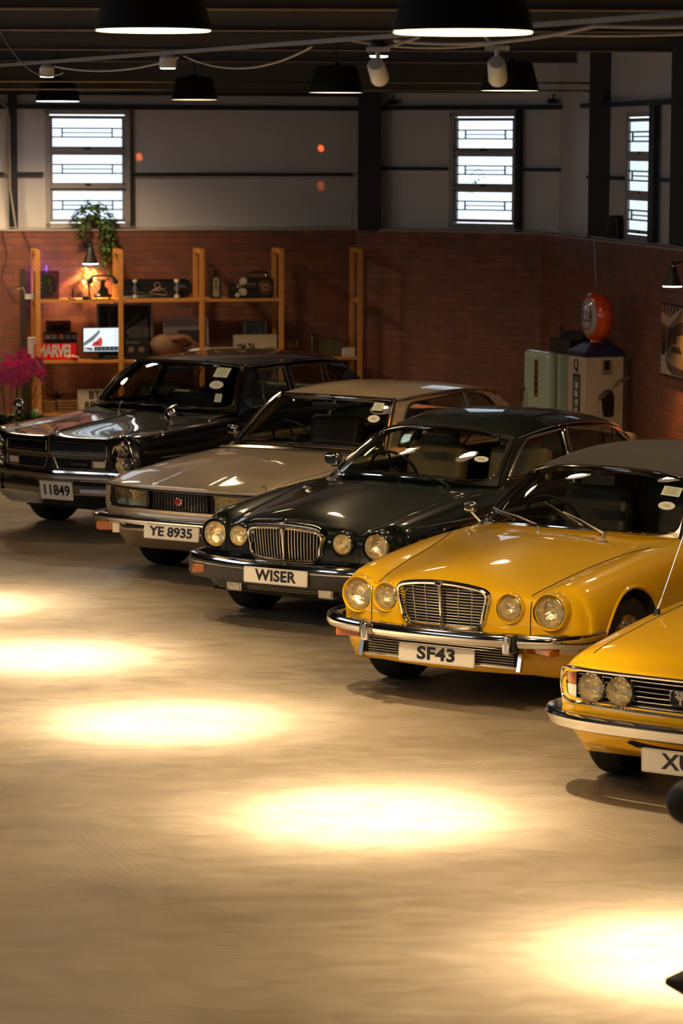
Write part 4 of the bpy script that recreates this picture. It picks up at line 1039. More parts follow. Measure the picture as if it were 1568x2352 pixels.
# ---- amber saloon with full-width black grille --------------------------------------------------
def triumph(label, xy, yaw):
    car = new_car(label, xy, yaw); pm = M['yellow2']; wb = 2.69
    fx = lambda y,z: .745-.05*(abs(y)/.6)**2-.55*max(0,abs(y)-.66)-(.10*max(0,(z-.64)/.06)**1.2)-(.10*max(0,(.42-z)/.14)**1.3)
    rx = lambda y,z: -wb-1.05+.05*(y/.8)**2
    side = [(.825,.60),(.825,.50),(.815,.38),(.79,.28),(.74,.20)]
    sta = [
     (.72,[(0,.690),(.2,.690),(.42,.688),(.60,.684),(.70,.678),(.755,.665),(.785,.635)],[(.79,.57),(.785,.50),(.77,.42),(.73,.34),(.66,.27)]),
     (('f',.05),[(0,.712),(.2,.711),(.42,.708),(.60,.702),(.70,.694),(.765,.678),(.80,.64)],[(.808,.57),(.805,.49),(.79,.40),(.75,.30),(.69,.23)]),
     (.45,[(0,.762),(.2,.760),(.42,.754),(.58,.745),(.69,.735),(.775,.712),(.812,.66)],[(.82,.58),(.82,.49),(.805,.38),(.77,.27),(.71,.20)]),
     (.15,[(0,.812),(.2,.809),(.42,.800),(.56,.787),(.69,.775),(.782,.748),(.82,.69)],side),
     (-.25,[(0,.862),(.2,.858),(.42,.848),(.55,.832),(.69,.815),(.787,.785),(.824,.72)],side),
     (-.6,[(0,.895),(.2,.891),(.42,.880),(.55,.866),(.69,.845),(.79,.81),(.826,.74)],side),
     (-.9,[(0,.91),(.2,.908),(.42,.895),(.55,.885),(.69,.862),(.79,.82),(.827,.75)],side),
     (-1.5,[(0,.90),(.2,.90),(.42,.89),(.55,.885),(.69,.872),(.79,.84),(.828,.77)],side),
     (-2.4,[(0,.90),(.2,.90),(.42,.89),(.55,.885),(.69,.872),(.79,.84),(.828,.77)],side),
     (-3.0,[(0,.90),(.2,.90),(.42,.89),(.55,.885),(.68,.872),(.78,.84),(.82,.77)],side),
     (-3.4,[(0,.88),(.2,.88),(.42,.87),(.54,.865),(.66,.855),(.76,.83),(.80,.77)],[(.80,.60),(.80,.50),(.79,.38),(.76,.30),(.70,.24)]),
     (-3.7,[(0,.83),(.2,.83),(.42,.83),(.52,.825),(.62,.82),(.70,.80),(.74,.75)],[(.75,.60),(.75,.50),(.74,.42),(.70,.34),(.64,.28)])]
    cre = [('fr', lambda k: k[0]=='t' and k[1]==0 and abs(k[2])<6, .35), ('low', lambda k: k[0] in 'sb' and (k[0]=='b' or k[2]==5), .5)]
    cab = ([(-.95,.58),(-1.1,.66),(-2.5,.66),(-2.85,.56)], .42, 1.3)
    body, bv = car_body('body', sta, fx, rx, cre, [(0,.345,.315),(-wb,.345,.315)], cab, [pm, M['cabin']], car, [], [([(-.74,.60),(-.72,.645),(-.6,.662),(0,.666),(.6,.662),(.72,.645),(.74,.60),(.72,.535),(.6,.518),(0,.515),(-.6,.518),(-.72,.535)], .50, 1.2)])
    s = B()
    for sg in (-1,1): seam_top(s, bv, [(.46,sg*.66),(.15,sg*.645),(-.25,sg*.64),(-.6,sg*.635),(-.85,sg*.64)], .0035)
    seam_side(s, bv, [(-.95,.80),(-.92,.5),(-.86,.25)]); outs(s, 'panel_gap', M['seam'], car)
    g = dict(wb=((-.82,0,.93),(-1.0,.645,.885)), wt=((-1.28,0,1.352),(-1.36,.515,1.325)), bul=.03, ns=7, pw=2.3)
    g['belt'] = [(-.9,.70,.875),(-1.5,.72,.88),(-2.4,.72,.885),(-3.0,.70,.885),(-3.3,.66,.885)]
    g['roof'] = [(-1.28,1.352,1.325,.515),(-1.7,1.405,1.35,.555),(-2.1,1.42,1.355,.565),(-2.6,1.395,1.335,.55),(-2.95,1.345,1.29,.52)]
    g['rb'] = ((-3.25,0,.92),(-3.15,.58,.89))
    g['win'] = [[(-1.16,.925,.03),(-1.96,.925,.02),(-2.0,1.30,.03),(-1.48,1.29,.05)],[(-2.04,.925,.02),(-2.82,.93,.05),(-2.68,1.27,.08),(-2.07,1.30,.03)]]
    ws, yp = greenhouse(car, g, pm, pm, bv); interior(car, g, M['dleather'], headrest=False)
    pf = lambda y: fx(y,.585)-.03
    # fascia panel following the nose
    pan = [(-.775,.60),(-.765,.650),(-.735,.672),(-.6,.676),(0,.682),(.6,.676),(.735,.672),(.765,.650),(.775,.60),(.765,.545),(.735,.508),(.6,.503),(0,.500),(-.6,.503),(-.735,.508),(-.765,.545)]
    Lc = [(p.x,p.y) for p in catmull([Vector((a,b_,0)) for a,b_ in pan], 4, True)]
    n = B(); vs_, fs_ = flat2d(dens2(Lc), [], .01); n.add([(pf(u)-.012+w*.2,u,v) for u,v,w in vs_], fs_); po = n.out('nose_panel', M['seam'], car, smooth=False)
    t = B(); t.tube([(pf(u)+.030,u,v) for u,v in dens2(Lc)], .0085, 8, closed=True); t.out('nose_panel_trim', M['chrome'], po)
    gb = B()
    for k in range(6): z = .522+k*.026; gb.tube([(pf(y)+.010,y,z) for y in [-.64+.08*j for j in range(17)]], .0022, 5)
    gb.out('grille_bars', M['satin'], po)
    for sg in (-1,1):
        headlamp(car, (pf(sg*.55)+.052,sg*.545,.592), .070, None, 0, .01, .008, inset=.02); headlamp(car, (pf(sg*.37)+.052,sg*.372,.592), .070, None, 0, .01, .008, inset=.02)
        for nmx,z0,z1,m_ in (('indicator',.592,.655,M['amber']),('side_lamp',.522,.590,M['amberw'])):
            c = B(); R = []
            for k in range(7):
                y = sg*(.655+.105*k/6); R.append([(pf(y)+.010+.012*math.sin(PI*k/6),y,z0+(z1-z0)*q/3-(.012*max(0,(k-3)/3) if q==3 else 0)+(.012*max(0,(k-3)/3) if q==0 else 0)) for q in range(4)])
            c.grid(R); c.out(nmx, m_, car)
    bd = B(); bd.prism(rrect(.155,.072,.012,3,-.01,.590), lambda u,v:(pf(u)+.012,u,v), lambda u,v:(pf(u)+.020,u,v)); bo = bd.out('badge', M['seam'], po, smooth=False)
    f = B(); f.tube([(pf(u)+.021,u,v) for u,v in rrect(.155,.072,.012,3,-.01,.590)], .0025, 5, closed=True); f.out('badge_rim', M['chrome'], bo)
    for tx,z,sz in (('2500',.608,.040),('TC',.573,.044)):
        vs_, fs_ = textgeo(tx, sz, .002, .0022, sx=1.25); q = B(); q.add([(pf(-.01)+.022+w,u-.01,v+z) for u,v,w in vs_], fs_); q.out('badge_lettering', M['satin'], bo, smooth=False)
    path = sympath([(.86,0,.425),(.85,.3,.425),(.825,.52,.425),(.775,.68,.425),(.69,.80,.425),(.54,.875,.425),(.42,.885,.425)])
    bmp = B(); sweep(bmp, path, [(-.10,.030),(-.02,.038),(.006,.030),(.014,.014),(.008,.000),(.0,-.012),(-.012,-.040),(-.04,-.052),(-.10,-.05)]); bmp.out('front_bumper', M['chrome'], car)
    v = B(); v.prism([(-.36,.318),(-.30,.350),(.30,.350),(.36,.318),(.30,.300),(-.30,.300)], lambda u,w:(front(bv,u,.33)-.01,u,w), lambda u,w:(front(bv,u,.33)+.004,u,w)); v.out('valance_slot', M['seam'], car, smooth=False)
    plate(car, 'XU 3', (.80,.050,.272), .52, .124, .112, lean=.05, bold=.003, sx=1.12, space=1.05)
    x,y = -.335,-.68; z = drop(bv,x,y); a = B(); a.tube([(x,y,z+.03),(x+.005,y+.03,z+.10)], [.009,.005], 8); a.tube([(x+.005,y+.03,z+.10),(x-.06,y+.16,z+.55)], .0022, 6); ao = a.out('aerial', M['chrome'], car)
    a = B(); a.cyl((x,y,z+.015), .024, .035, 12, r2=.012); a.out('aerial_base', M['trim'], ao)
    wheels(car, .315, .185, .70, wb); chassis(car, .4, -wb-.8)
    for sg in (-1,1):
        t_ = B(); t_.box((-wb-1.02,sg*.55,.68), (.05,.30,.10)); t_.out('tail_lamp', M['red'], car)
    rb_ = B(); sweep(rb_, [(x,-y,z) for x,y,z in sympath([(-wb-1.10,0,.46),(-wb-1.06,.5,.46),(-wb-.98,.72,.46),(-wb-.8,.84,.46)])], [(-.02,-.04),(.03,-.03),(.03,.03),(-.02,.04)]); rb_.out('rear_bumper', M['chrome'], car)
    return car, bv

carJ, bvJ = xj('J', 'yellow two-door coupe with dark brown vinyl roof, four round lamps and plate SF43', (1.0275,18.059), .554)
carD, bvD = xj('D', 'dark green saloon with fluted vertical-bar grille and plate WISER', (.029,20.859), .548)
carF, bvF = fiat('champagne beige wedge-nosed coupe with rectangular lamps and plate YE 8935', (-.777,23.108), .559)
carP, bvP = pontiac('long black saloon with V-shaped nose, stacked lamps and plate 11849, in front of the shelves', (-1.926,25.906), .555)
carT, bvT = triumph('yellow saloon at the right edge with black full-width grille, twin lamps and plate XU', (2.125,15.217), .555)
# ------------------------------------------------------------------ the hall
def texmat(name): 
    m, nt, b = nm(name); tc = nt.nodes.new('ShaderNodeTexCoord'); return m, nt, b, tc
def lk(nt, a, b): nt.links.new(a, b)
# floor: trowelled glossy resin
m, nt, b, tc = texmat('trowelled resin floor')
n1 = nt.nodes.new('ShaderNodeTexNoise'); n1.inputs['Scale'].default_value = .9; n1.inputs['Detail'].default_value = 6
n2 = nt.nodes.new('ShaderNodeTexNoise'); n2.inputs['Scale'].default_value = 70; n2.inputs['Detail'].default_value = 3
mp = nt.nodes.new('ShaderNodeMapping'); mp.inputs['Scale'].default_value = (1.0,2.0,1); mp.inputs['Rotation'].default_value = (0,0,.2)
wv = nt.nodes.new('ShaderNodeTexWave'); wv.bands_direction = 'Y'; wv.inputs['Scale'].default_value = 5.0; wv.inputs['Distortion'].default_value = 2.5; wv.inputs['Detail'].default_value = 3; wv.inputs['Detail Scale'].default_value = .6
n3 = nt.nodes.new('ShaderNodeTexNoise'); n3.inputs['Scale'].default_value = 2.6; n3.inputs['Detail'].default_value = 8; n3.inputs['Distortion'].default_value = 1.2
lk(nt, tc.outputs['Object'], n1.inputs['Vector']); lk(nt, tc.outputs['Object'], n2.inputs['Vector']); lk(nt, tc.outputs['Object'], mp.inputs['Vector']); wn = nt.nodes.new('ShaderNodeTexNoise'); wn.inputs['Scale'].default_value = .45; wn.inputs['Detail'].default_value = 1; lk(nt, tc.outputs['Object'], wn.inputs['Vector'])
wm = nt.nodes.new('ShaderNodeVectorMath'); wm.operation = 'SCALE'; wm.inputs['Scale'].default_value = 7; lk(nt, wn.outputs['Color'], wm.inputs[0]); wa = nt.nodes.new('ShaderNodeVectorMath'); wa.operation = 'ADD'; lk(nt, wm.outputs[0], wa.inputs[0]); lk(nt, tc.outputs['Object'], wa.inputs[1]); lk(nt, wa.outputs[0], wv.inputs['Vector']); lk(nt, mp.outputs['Vector'], n3.inputs['Vector'])
cr = nt.nodes.new('ShaderNodeValToRGB'); cr.color_ramp.elements[0].color = (.225,.180,.120,1); cr.color_ramp.elements[1].color = (.36,.295,.205,1); cr.color_ramp.elements[0].position = .3; cr.color_ramp.elements[1].position = .72
ad = nt.nodes.new('ShaderNodeMath'); ad.operation = 'MULTIPLY_ADD'; ad.inputs[1].default_value = .55; lk(nt, n3.outputs['Fac'], ad.inputs[0])
h2 = nt.nodes.new('ShaderNodeMath'); h2.operation = 'MULTIPLY'; h2.inputs[1].default_value = .45; lk(nt, n1.outputs['Fac'], h2.inputs[0]); lk(nt, h2.outputs[0], ad.inputs[2])
lk(nt, ad.outputs[0], cr.inputs[0]); lk(nt, cr.outputs[0], b.inputs['Base Color'])
rr = nt.nodes.new('ShaderNodeMapRange'); rr.inputs['To Min'].default_value = .24; rr.inputs['To Max'].default_value = .50; lk(nt, n3.outputs['Fac'], rr.inputs['Value']); lk(nt, rr.outputs[0], b.inputs['Roughness'])
bp = nt.nodes.new('ShaderNodeBump'); bp.inputs['Strength'].default_value = .16; bp.inputs['Distance'].default_value = .006; lk(nt, wv.outputs['Fac'], bp.inputs['Height'])
bp2 = nt.nodes.new('ShaderNodeBump'); bp2.inputs['Strength'].default_value = .30; bp2.inputs['Distance'].default_value = .0025; lk(nt, n2.outputs['Fac'], bp2.inputs['Height']); lk(nt, bp.outputs['Normal'], bp2.inputs['Normal'])
bp3 = nt.nodes.new('ShaderNodeBump'); bp3.inputs['Strength'].default_value = .5; bp3.inputs['Distance'].default_value = .012; lk(nt, n3.outputs['Fac'], bp3.inputs['Height']); lk(nt, bp2.outputs['Normal'], bp3.inputs['Normal'])
lk(nt, bp3.outputs['Normal'], b.inputs['Normal']); b.inputs['Specular IOR Level'].default_value = .5
M['floor'] = m
m, nt, b, tc = texmat('red brick')
sx = nt.nodes.new('ShaderNodeSeparateXYZ'); cx = nt.nodes.new('ShaderNodeCombineXYZ'); lk(nt, tc.outputs['Object'], sx.inputs[0]); lk(nt, sx.outputs['X'], cx.inputs['X']); lk(nt, sx.outputs['Z'], cx.inputs['Y'])
bk = nt.nodes.new('ShaderNodeTexBrick'); bk.inputs['Scale'].default_value = 1; bk.inputs['Brick Width'].default_value = .235; bk.inputs['Row Height'].default_value = .0765; bk.inputs['Mortar Size'].default_value = .005; bk.inputs['Mortar Smooth'].default_value = .3
bk.inputs['Color1'].default_value = (.20,.046,.014,1); bk.inputs['Color2'].default_value = (.29,.075,.024,1); bk.inputs['Mortar'].default_value = (.14,.045,.022,1); lk(nt, cx.outputs[0], bk.inputs['Vector'])
nz = nt.nodes.new('ShaderNodeTexNoise'); nz.inputs['Scale'].default_value = 5; nz.inputs['Detail'].default_value = 6; lk(nt, tc.outputs['Object'], nz.inputs['Vector'])
mx = nt.nodes.new('ShaderNodeMixRGB'); mx.blend_type = 'MULTIPLY'; mx.inputs[0].default_value = .7; lk(nt, bk.outputs['Color'], mx.inputs[1]); lk(nt, nz.outputs['Fac'], mx.inputs[2])
gm = nt.nodes.new('ShaderNodeBrightContrast'); gm.inputs[1].default_value = .02; lk(nt, mx.outputs[0], gm.inputs[0]); lk(nt, gm.outputs[0], b.inputs['Base Color'])
bp = nt.nodes.new('ShaderNodeBump'); bp.inputs['Strength'].default_value = .8; bp.inputs['Distance'].default_value = .008; bp.invert = True; lk(nt, bk.outputs['Fac'], bp.inputs['Height'])
bq = nt.nodes.new('ShaderNodeBump'); bq.inputs['Strength'].default_value = .5; bq.inputs['Distance'].default_value = .004; n4 = nt.nodes.new('ShaderNodeTexNoise'); n4.inputs['Scale'].default_value = 40; lk(nt, tc.outputs['Object'], n4.inputs['Vector']); lk(nt, n4.outputs['Fac'], bq.inputs['Height']); lk(nt, bp.outputs['Normal'], bq.inputs['Normal']); lk(nt, bq.outputs['Normal'], b.inputs['Normal'])
b.inputs['Roughness'].default_value = .6; M['brick'] = m
m, nt, b, tc = texmat('ribbed grey cladding')
wv = nt.nodes.new('ShaderNodeTexWave'); wv.wave_profile = 'SAW'; wv.bands_direction = 'X'; wv.inputs['Scale'].default_value = 1.9; lk(nt, tc.outputs['Object'], wv.inputs['Vector'])
bp = nt.nodes.new('ShaderNodeBump'); bp.inputs['Strength'].default_value = .25; bp.inputs['Distance'].default_value = .01; lk(nt, wv.outputs['Fac'], bp.inputs['Height']); lk(nt, bp.outputs['Normal'], b.inputs['Normal'])
b.inputs['Base Color'].default_value = (.62,.57,.54,1); b.inputs['Roughness'].default_value = .55; M['clad'] = m
M['roofdeck'] = mat('dark roof deck', (.055,.045,.036), .7)
M['purlin'] = mat('dark painted purlin', (.075,.060,.048), .5)
M['purlin_edge'] = mat('worn purlin flange', (.20,.155,.11), .5)  # paler than the purlin: its lit lower edge put into the colour
M['lead'] = mat('leaded bar', (.03,.035,.07), .5)
M['wglass'] = glassmat('window glass', (.93,.96,.98))
M['ledge'] = mat('plaster ledge', (.35,.30,.26), .7, bump=(12,.5))
M['plainwall'] = mat('dark far wall', (.05,.04,.035), .8)

struct('floor', B().box2((-9,-10,-.1),(9,34,0)), M['floor'])
def seg(name, P, Q, z0, z1, thick, m, holes=None, off=0.0, kind='structure', wave=False):
    """vertical wall from P to Q (2D), inner face on the line; holes: [(a0,a1,z0,z1)]"""
    P = Vector((P[0],P[1],0)); Q = Vector((Q[0],Q[1],0)); d = (Q-P); L = d.length; rz = math.atan2(d.y,d.x)
    b = B(); xs = [0]; 
    hs = sorted(holes or [])
    x = 0
    for (a0,a1,h0,h1) in hs:
        b.box2((x,off,z0),(a0,off+thick,z1)); b.box2((a0,off,z0),(a1,off+thick,h0)); b.box2((a0,off,h1),(a1,off+thick,z1)); x = a1
    b.box2((x,off,z0),(L,off+thick,z1))
    o = b.out(name, m, None, smooth=False); o.location = P; o.rotation_euler = (0,0,rz); o['kind'] = kind
    return o, rz, L
AL = .218
d1 = Vector((math.cos(AL), math.sin(AL),0)); P1 = Vector((.14,32.2,0)); P0 = P1-d1*8.2
C2 = Vector((2.085,30.9,0)); d2 = (C2-P1).normalized(); d3 = Vector((.18571,-.98260,0)); C3 = C2+d3*5.9
C4 = Vector((8.2,16.0,0))
LEDGE = 2.44
UP = 4.35
seg('wall_back_brick', P0, P1, 0, LEDGE, .18, M['brick'])
seg('wall_corner_brick', P1, C2, 0, LEDGE, .18, M['brick'])
seg('wall_right_brick', C2, C3, 0, LEDGE, .18, M['brick'])
seg('wall_far_right_brick', C3, C4, 0, LEDGE, .18, M['brick'])
# upper cladding, 0.2 behind the brick face. window openings
w1a = 8.2-3.354; w1b = 8.2-2.446
def U(P, d, off=.2):
    n = Vector((-d.y,d.x,0)); 
    return P+n*off
seg('wall_back_upper', P0, P1+d1*.3, LEDGE-.05, UP, .06, M['clad'], [(w1a,w1b,2.472,3.72)], off=.2)
seg('wall_corner_upper', P1-d2*.3, C2+d2*.3, LEDGE-.05, UP, .06, M['clad'], [(1.086+.3,1.93+.3,2.489,3.71)], off=.2)
seg('wall_right_upper', C2-d3*.3, C3+d3*.2, LEDGE-.05, UP, .02, M['clad'], [(2.431+.3,3.40+.3,2.474,3.68)], off=.2)
seg('wall_far_right_upper', C3, C4, LEDGE-.05, UP, .06, M['clad'], off=.2)
for nm_,P,Q in (('trim_1',P0,P1),('trim_2',P1,C2),('trim_3',C2,C3)):
    seg(nm_, P, Q, LEDGE, LEDGE+.018, .215, M['ledge'], off=-.012)
seg('wall_left', (-8.6,-9), (-8.6,31.5), 0, UP, .2, M['plainwall'], [(9,13,2.3,3.8),(18,22,2.3,3.8),(27,31,2.3,3.8)])
seg('wall_near', (8.6,-9.2), (-8.8,-9.2), 0, UP, .2, M['plainwall'])
seg('wall_right_near', (8.3,16), (8.3,-9.2), 0, UP, .2, M['plainwall'])
struct('ceiling', B().box2((-9,-10,UP),(9,34,UP+.1)), M['roofdeck'])
for y in (-6,-2.5,1.5,5,8.5,12,15.4,18.8,22.3,26.8,30.4):
    p = B(); p.box((0,y,UP-.075), (17,.035,.15)); struct('ceiling_purlin', p, M['purlin'])
    q = B(); q.box((0,y-.035,UP-.148), (17,.075,.012)); struct('ceiling_purlin_flange', q, M['purlin_edge'])
for (xa,ya,xb,yb) in ((.29,32.0,-3.0,4.0),(2.52,29.3,5.5,2.0)):
    p = B(); p.tube([(xa,ya,UP-.02),(xb,yb,UP-.02)], .03, 4); 
p = B(); p.box((-.2,31.35,4.06), (9.5,.16,.30), rz=.0); struct('ceiling_eaves_beam', p, M['purlin'])
# columns and girts
def postbox(name, c, w, d, z0, z1, rz, m='darksteel'):
    b = B(); b.box((0,0,(z0+z1)/2), (w,.014,z1-z0)) ; b.box((0,d/2,(z0+z1)/2), (.02,d,z1-z0)); b.box((0,d,(z0+z1)/2), (w,.014,z1-z0))
    o = b.out(name, M[m], None, smooth=False); o.location = (c[0],c[1],0); o.rotation_euler = (0,0,rz); o['kind'] = 'structure'; return o
postbox('trim_4', (.290,32.02), .25, .16, LEDGE, UP, 0)
postbox('trim_5', (2.535,29.15), .235, .16, LEDGE, UP, -.25)
postbox('trim_6', (3.02,26.62), .16, .14, LEDGE, UP, -.35)
postbox('trim_7', (-3.50,31.50), .085, .08, LEDGE, UP, AL)
def girt(name, P, d, a0, a1, z, h=.035, off=.14, dep=.05):
    rz = math.atan2(d.y,d.x); b = B(); b.box2((a0,off,z-h/2),(a1,off+dep,z+h/2)); o = b.out(name, M['darksteel'], None, smooth=False); o.location = P; o.rotation_euler = (0,0,rz); o['kind'] = 'structure'
girt('trim_8', P1, d1, -3.66, -3.38, 3.045); girt('trim_9', P1, d1, -2.42, 0, 3.04); girt('trim_10', P1, d1, -8, .1, 3.755, .05, .12); girt('trim_11', P1, d1, -8, -3.80, 3.045)
girt('trim_12', P1, d2, .1, 1.06, 3.11); girt('trim_13', P1, d2, 1.96, 2.6, 3.11); girt('trim_14', P1, d2, .1, 2.6, 3.76, .05, .12)
girt('trim_15', C2, d3, 1.2, 2.40, 3.05); girt('trim_16', C2, d3, 3.55, 5.8, 3.05); girt('trim_17', C2, d3, 1.0, 5.9, 3.76, .05, .12)
girt('trim_18', P1, d2, 1.945, 2.005, (LEDGE+3.74)/2, 3.74-LEDGE, .10, .06); girt('trim_19', C2, d3, 3.43, 3.60, (LEDGE+3.74)/2, 3.74-LEDGE, .12, .05)
girt('trim_20', P1, d1, -2.43, -2.415, (LEDGE+3.74)/2, 3.74-LEDGE, .15, .04); girt('trim_21', P1, d1, -8, 2.6, 3.93, .10, .05, .10)
def window(name, P, d, a0, a1, z0, z1, y0=.17, y1=.27):
    rz = math.atan2(d.y,d.x); w = a1-a0; h = z1-z0
    r = bpy.data.objects.new(name, None); COL.objects.link(r); r.location = P+d*a0; r.rotation_euler = (0,0,rz); r['kind'] = 'structure'
    f = B(); t = .045; ym = (y0+y1)/2
    f.box2((0,y0,z0),(t,y1,z1)); f.box2((w-t,y0,z0),(w,y1,z1)); f.box2((0,y0,z0),(w,y1,z0+t)); f.box2((0,y0,z1-t),(w,y1,z1))
    ph = (h-2*t)/3
    for k in (1,2): f.box2((t,y0,z0+t+ph*k-.012),(w-t,y1,z0+t+ph*k+.012))
    f.out('frame', M['grey'], r, smooth=False)
    for k in range(3):
        s0 = z0+t+ph*k+.012; s1 = z0+t+ph*(k+1)-.012; sb = B(); u = .034
        ya,yb_ = ym-min(.02,(y1-y0)/2),ym+min(.02,(y1-y0)/2)
        sb.box2((t,ya,s0),(t+u,yb_,s1)); sb.box2((w-t-u,ya,s0),(w-t,yb_,s1)); sb.box2((t,ya,s0),(w-t,yb_,s0+u)); sb.box2((t,ya,s1-u),(w-t,yb_,s1))
        so = sb.out('sash', M['grey'], r, smooth=False)
        gx0,gx1,gz0,gz1 = t+u,w-t-u,s0+u,s1-u
        g = B(); g.box2((gx0,ym-.002,gz0),(gx1,ym+.002,gz1)); g.out('pane', M['wglass'], so, smooth=False)
        l = B(); gw = gx1-gx0; gh = gz1-gz0; r_ = .0075
        for zz in (.34,.66): l.box2((gx0,ym-.007,gz0+gh*zz-r_),(gx1,ym+.007,gz0+gh*zz+r_))
        l.box2((gx0+gw*.14,ym-.007,gz0+gh*.5-r_*.8),(gx0+gw*.86,ym+.007,gz0+gh*.5+r_*.8))
        for xx in (.14,.86): l.box2((gx0+gw*xx-r_,ym-.007,gz0+gh*.34),(gx0+gw*xx+r_,ym+.007,gz0+gh*.66))
        l.out('glazing_bars', M['lead'], so, smooth=False)
        hd = B(); hd.box2((w/2-.03,y0-.01,s0+.005),(w/2+.03,y0+.02,s0+.02)); hd.cyl((w/2,y0,s0+.028), .007, .03, 8, 'Y'); hd.out('latch', M['blackm'], so, smooth=False)
    return r
window('window_1', P1, d1, -3.354, -2.446, 2.472, 3.72)
window('window_2', P1, d2, 1.086, 1.93, 2.489, 3.71)
window('window_3', C2, d3, 2.431, 3.40, 2.474, 3.68, .19, .215)
for k,(a,b_) in enumerate(((9,13),(18,22),(27,31))):
    r = bpy.data.objects.new('window_%d'%(4+k), None); COL.objects.link(r); r.location = (-8.6,-9,0); r.rotation_euler = (0,0,PI/2); r['kind'] = 'structure'
    f = B()
    for q in range(5): x = a+(b_-a)*q/4; f.box2((x-.03,.05,2.3),(x+.03,.12,3.8))
    for z in (2.3,3.05,3.8): f.box2((a,.05,z-.03),(b_,.12,z+.03))
    f.out('frame', M['grey'], r, smooth=False)
    g = B(); g.box2((a,.08,2.3),(b_,.086,3.8)); g.out('pane', M['wglass'], r, smooth=False)

# outdoors seen through the second window
M['haze_leaf'] = mat('outdoor foliage', (.16,.20,.13), .8)
t = thing('tree', 'hazy green treetops outside the middle window', 'tree', (3.1,42.0,0))
b = B()
for k in range(60):
    b.sphere((random.uniform(-2.2,1.6), random.uniform(-.8,.8), random.uniform(.8,1.95)+.0), random.uniform(.12,.3), 8, 6)
b.out('foliage', M['haze_leaf'], t); b = B(); b.cyl((0,0,.6), .12, 1.2, 8); b.cyl((-1.5,0,.6), .1, 1.2, 8); b.out('trunk', M['terracotta'], t)
def leaf(b, c, L, w, az, el, curl=.3, n=4):
    """curved leaf blade mesh"""
    c = Vector(c); d = Vector((math.cos(az)*math.cos(el), math.sin(az)*math.cos(el), math.sin(el))); s = d.cross(Vector((0,0,1)))
    if s.length < .01: s = Vector((1,0,0))
    s.normalize(); up = s.cross(d); rows = []
    for i in range(n+1):
        t_ = i/n; ww = w*math.sin(PI*(t_*.92+.04))**.8/2; p = c+d*L*t_-Vector((0,0,1))*curl*L*t_*t_
        rows.append([p-s*ww+up*ww*.3, p, p+s*ww+up*ww*.3])
    b.grid(rows)
t = thing('vine', 'dry vine sprigs hanging outside the middle window', 'plant', (1.35,31.86,2.95))
b = B(); b.tube([(0,.12,-.10),(.06,.12,.0),(.03,.12,.10),(.12,.12,.16),(.18,.12,.10)], .004, 5); b.out('stem', M['terracotta'], t)
b = B()
for k in range(16): a = random.uniform(0,1); leaf(b, (a*.2,.12,-.1+a*.24+random.uniform(-.03,.03)), .055, .03, random.uniform(-.6,3.6), random.uniform(-.8,.3))
b.out('leaves', M['leaf'], t)

# ------------------------------------------------------------------ lamps under the roof
def pendant_proto():
    t = thing('pendant_lamp', 'x', 'lamp')
    b = B(); b.lathe([(.230,0),(.232,.004),(.228,.012),(.176,.205),(.160,.218),(.05,.226),(.0005,.228)], n=40); b.lathe([(.230,0),(.222,.003),(.170,.200),(.0005,.205)], n=40); b.out('shade', M['blackm'], t)
    b = B(); b.lathe([(.226,.004),(.218,.0005),(.0005,.0)], n=40); b.out('diffuser', M['glow'], t)
    b = B(); b.tube([(0,0,.226),(0,0,UP-3.78)], .008, 8); b.cyl((0,0,.235), .035, .03, 14); b.out('rod', M['blackm'], t)
    return t
PP = pendant_proto(); first = [True]
def pendant(x, y, z, label, power, m=None, blend=.8, cone=150):
    if first[0]: o = PP; first[0] = False
    else: o = copy_tree(PP)
    o.location = (x,y,z); o['label'] = label; o['group'] = 'black drum pendant lamps under the roof'
    if m:
        for ch in o.children:
            if ch.name.startswith('diffuser'):
                ch.data = ch.data.copy(); ch.data.materials[0] = m
    if power: spot('pendant_beam', (x,y,z-.01), (x,y,0), power, WARM2, cone, blend, .16)
    return o
for (x,y,z,lb,pw,mm) in PENDANTS: pendant(x,y,z,lb,pw,M[mm] if mm else None)
# track along the front of the cars, with spot heads
def trk(t_): return Vector((1.333-4.19*t_, 11.95+9.25*t_, 3.88))
def trky(y): return Vector((1.333-.453*(y-11.95)+.025, y, 3.858))
b = B(); b.box((0,0,0), (10.6,.028,.02)); o = b.out('lighting_track', M['purlin_edge'], None, smooth=False); mid = trk(.5); o.location = mid; o.rotation_euler = (0,0,math.atan2(9.25,-4.19)); tag(o, 'pale lighting track running diagonally under the roof above the light pools', 'track')
for i,(x,y) in enumerate(POOLS[1:4]):
    lb = ['glowing downlight on the track left of the white spot heads','small glowing downlight on the track at the middle of the left half','small glowing downlight on the track at the far left'][i]
    t = thing('spotlight', lb, 'spotlight', (x+.02,y+.03,3.79), 0, 'downlights on the ceiling track')
    b = B(); b.lathe([(.046,0),(.050,.004),(.048,.055),(.03,.075),(.0005,.08)], n=20); b.out('lamp_housing', M['white_m'] if i else M['blackm'], t)
    b = B(); b.lathe([(.0005,-.004),(.040,-.006),(.046,.001)], n=20); b.out('lamp_face', M['glow2'] if i == 0 else M['glow'], t)
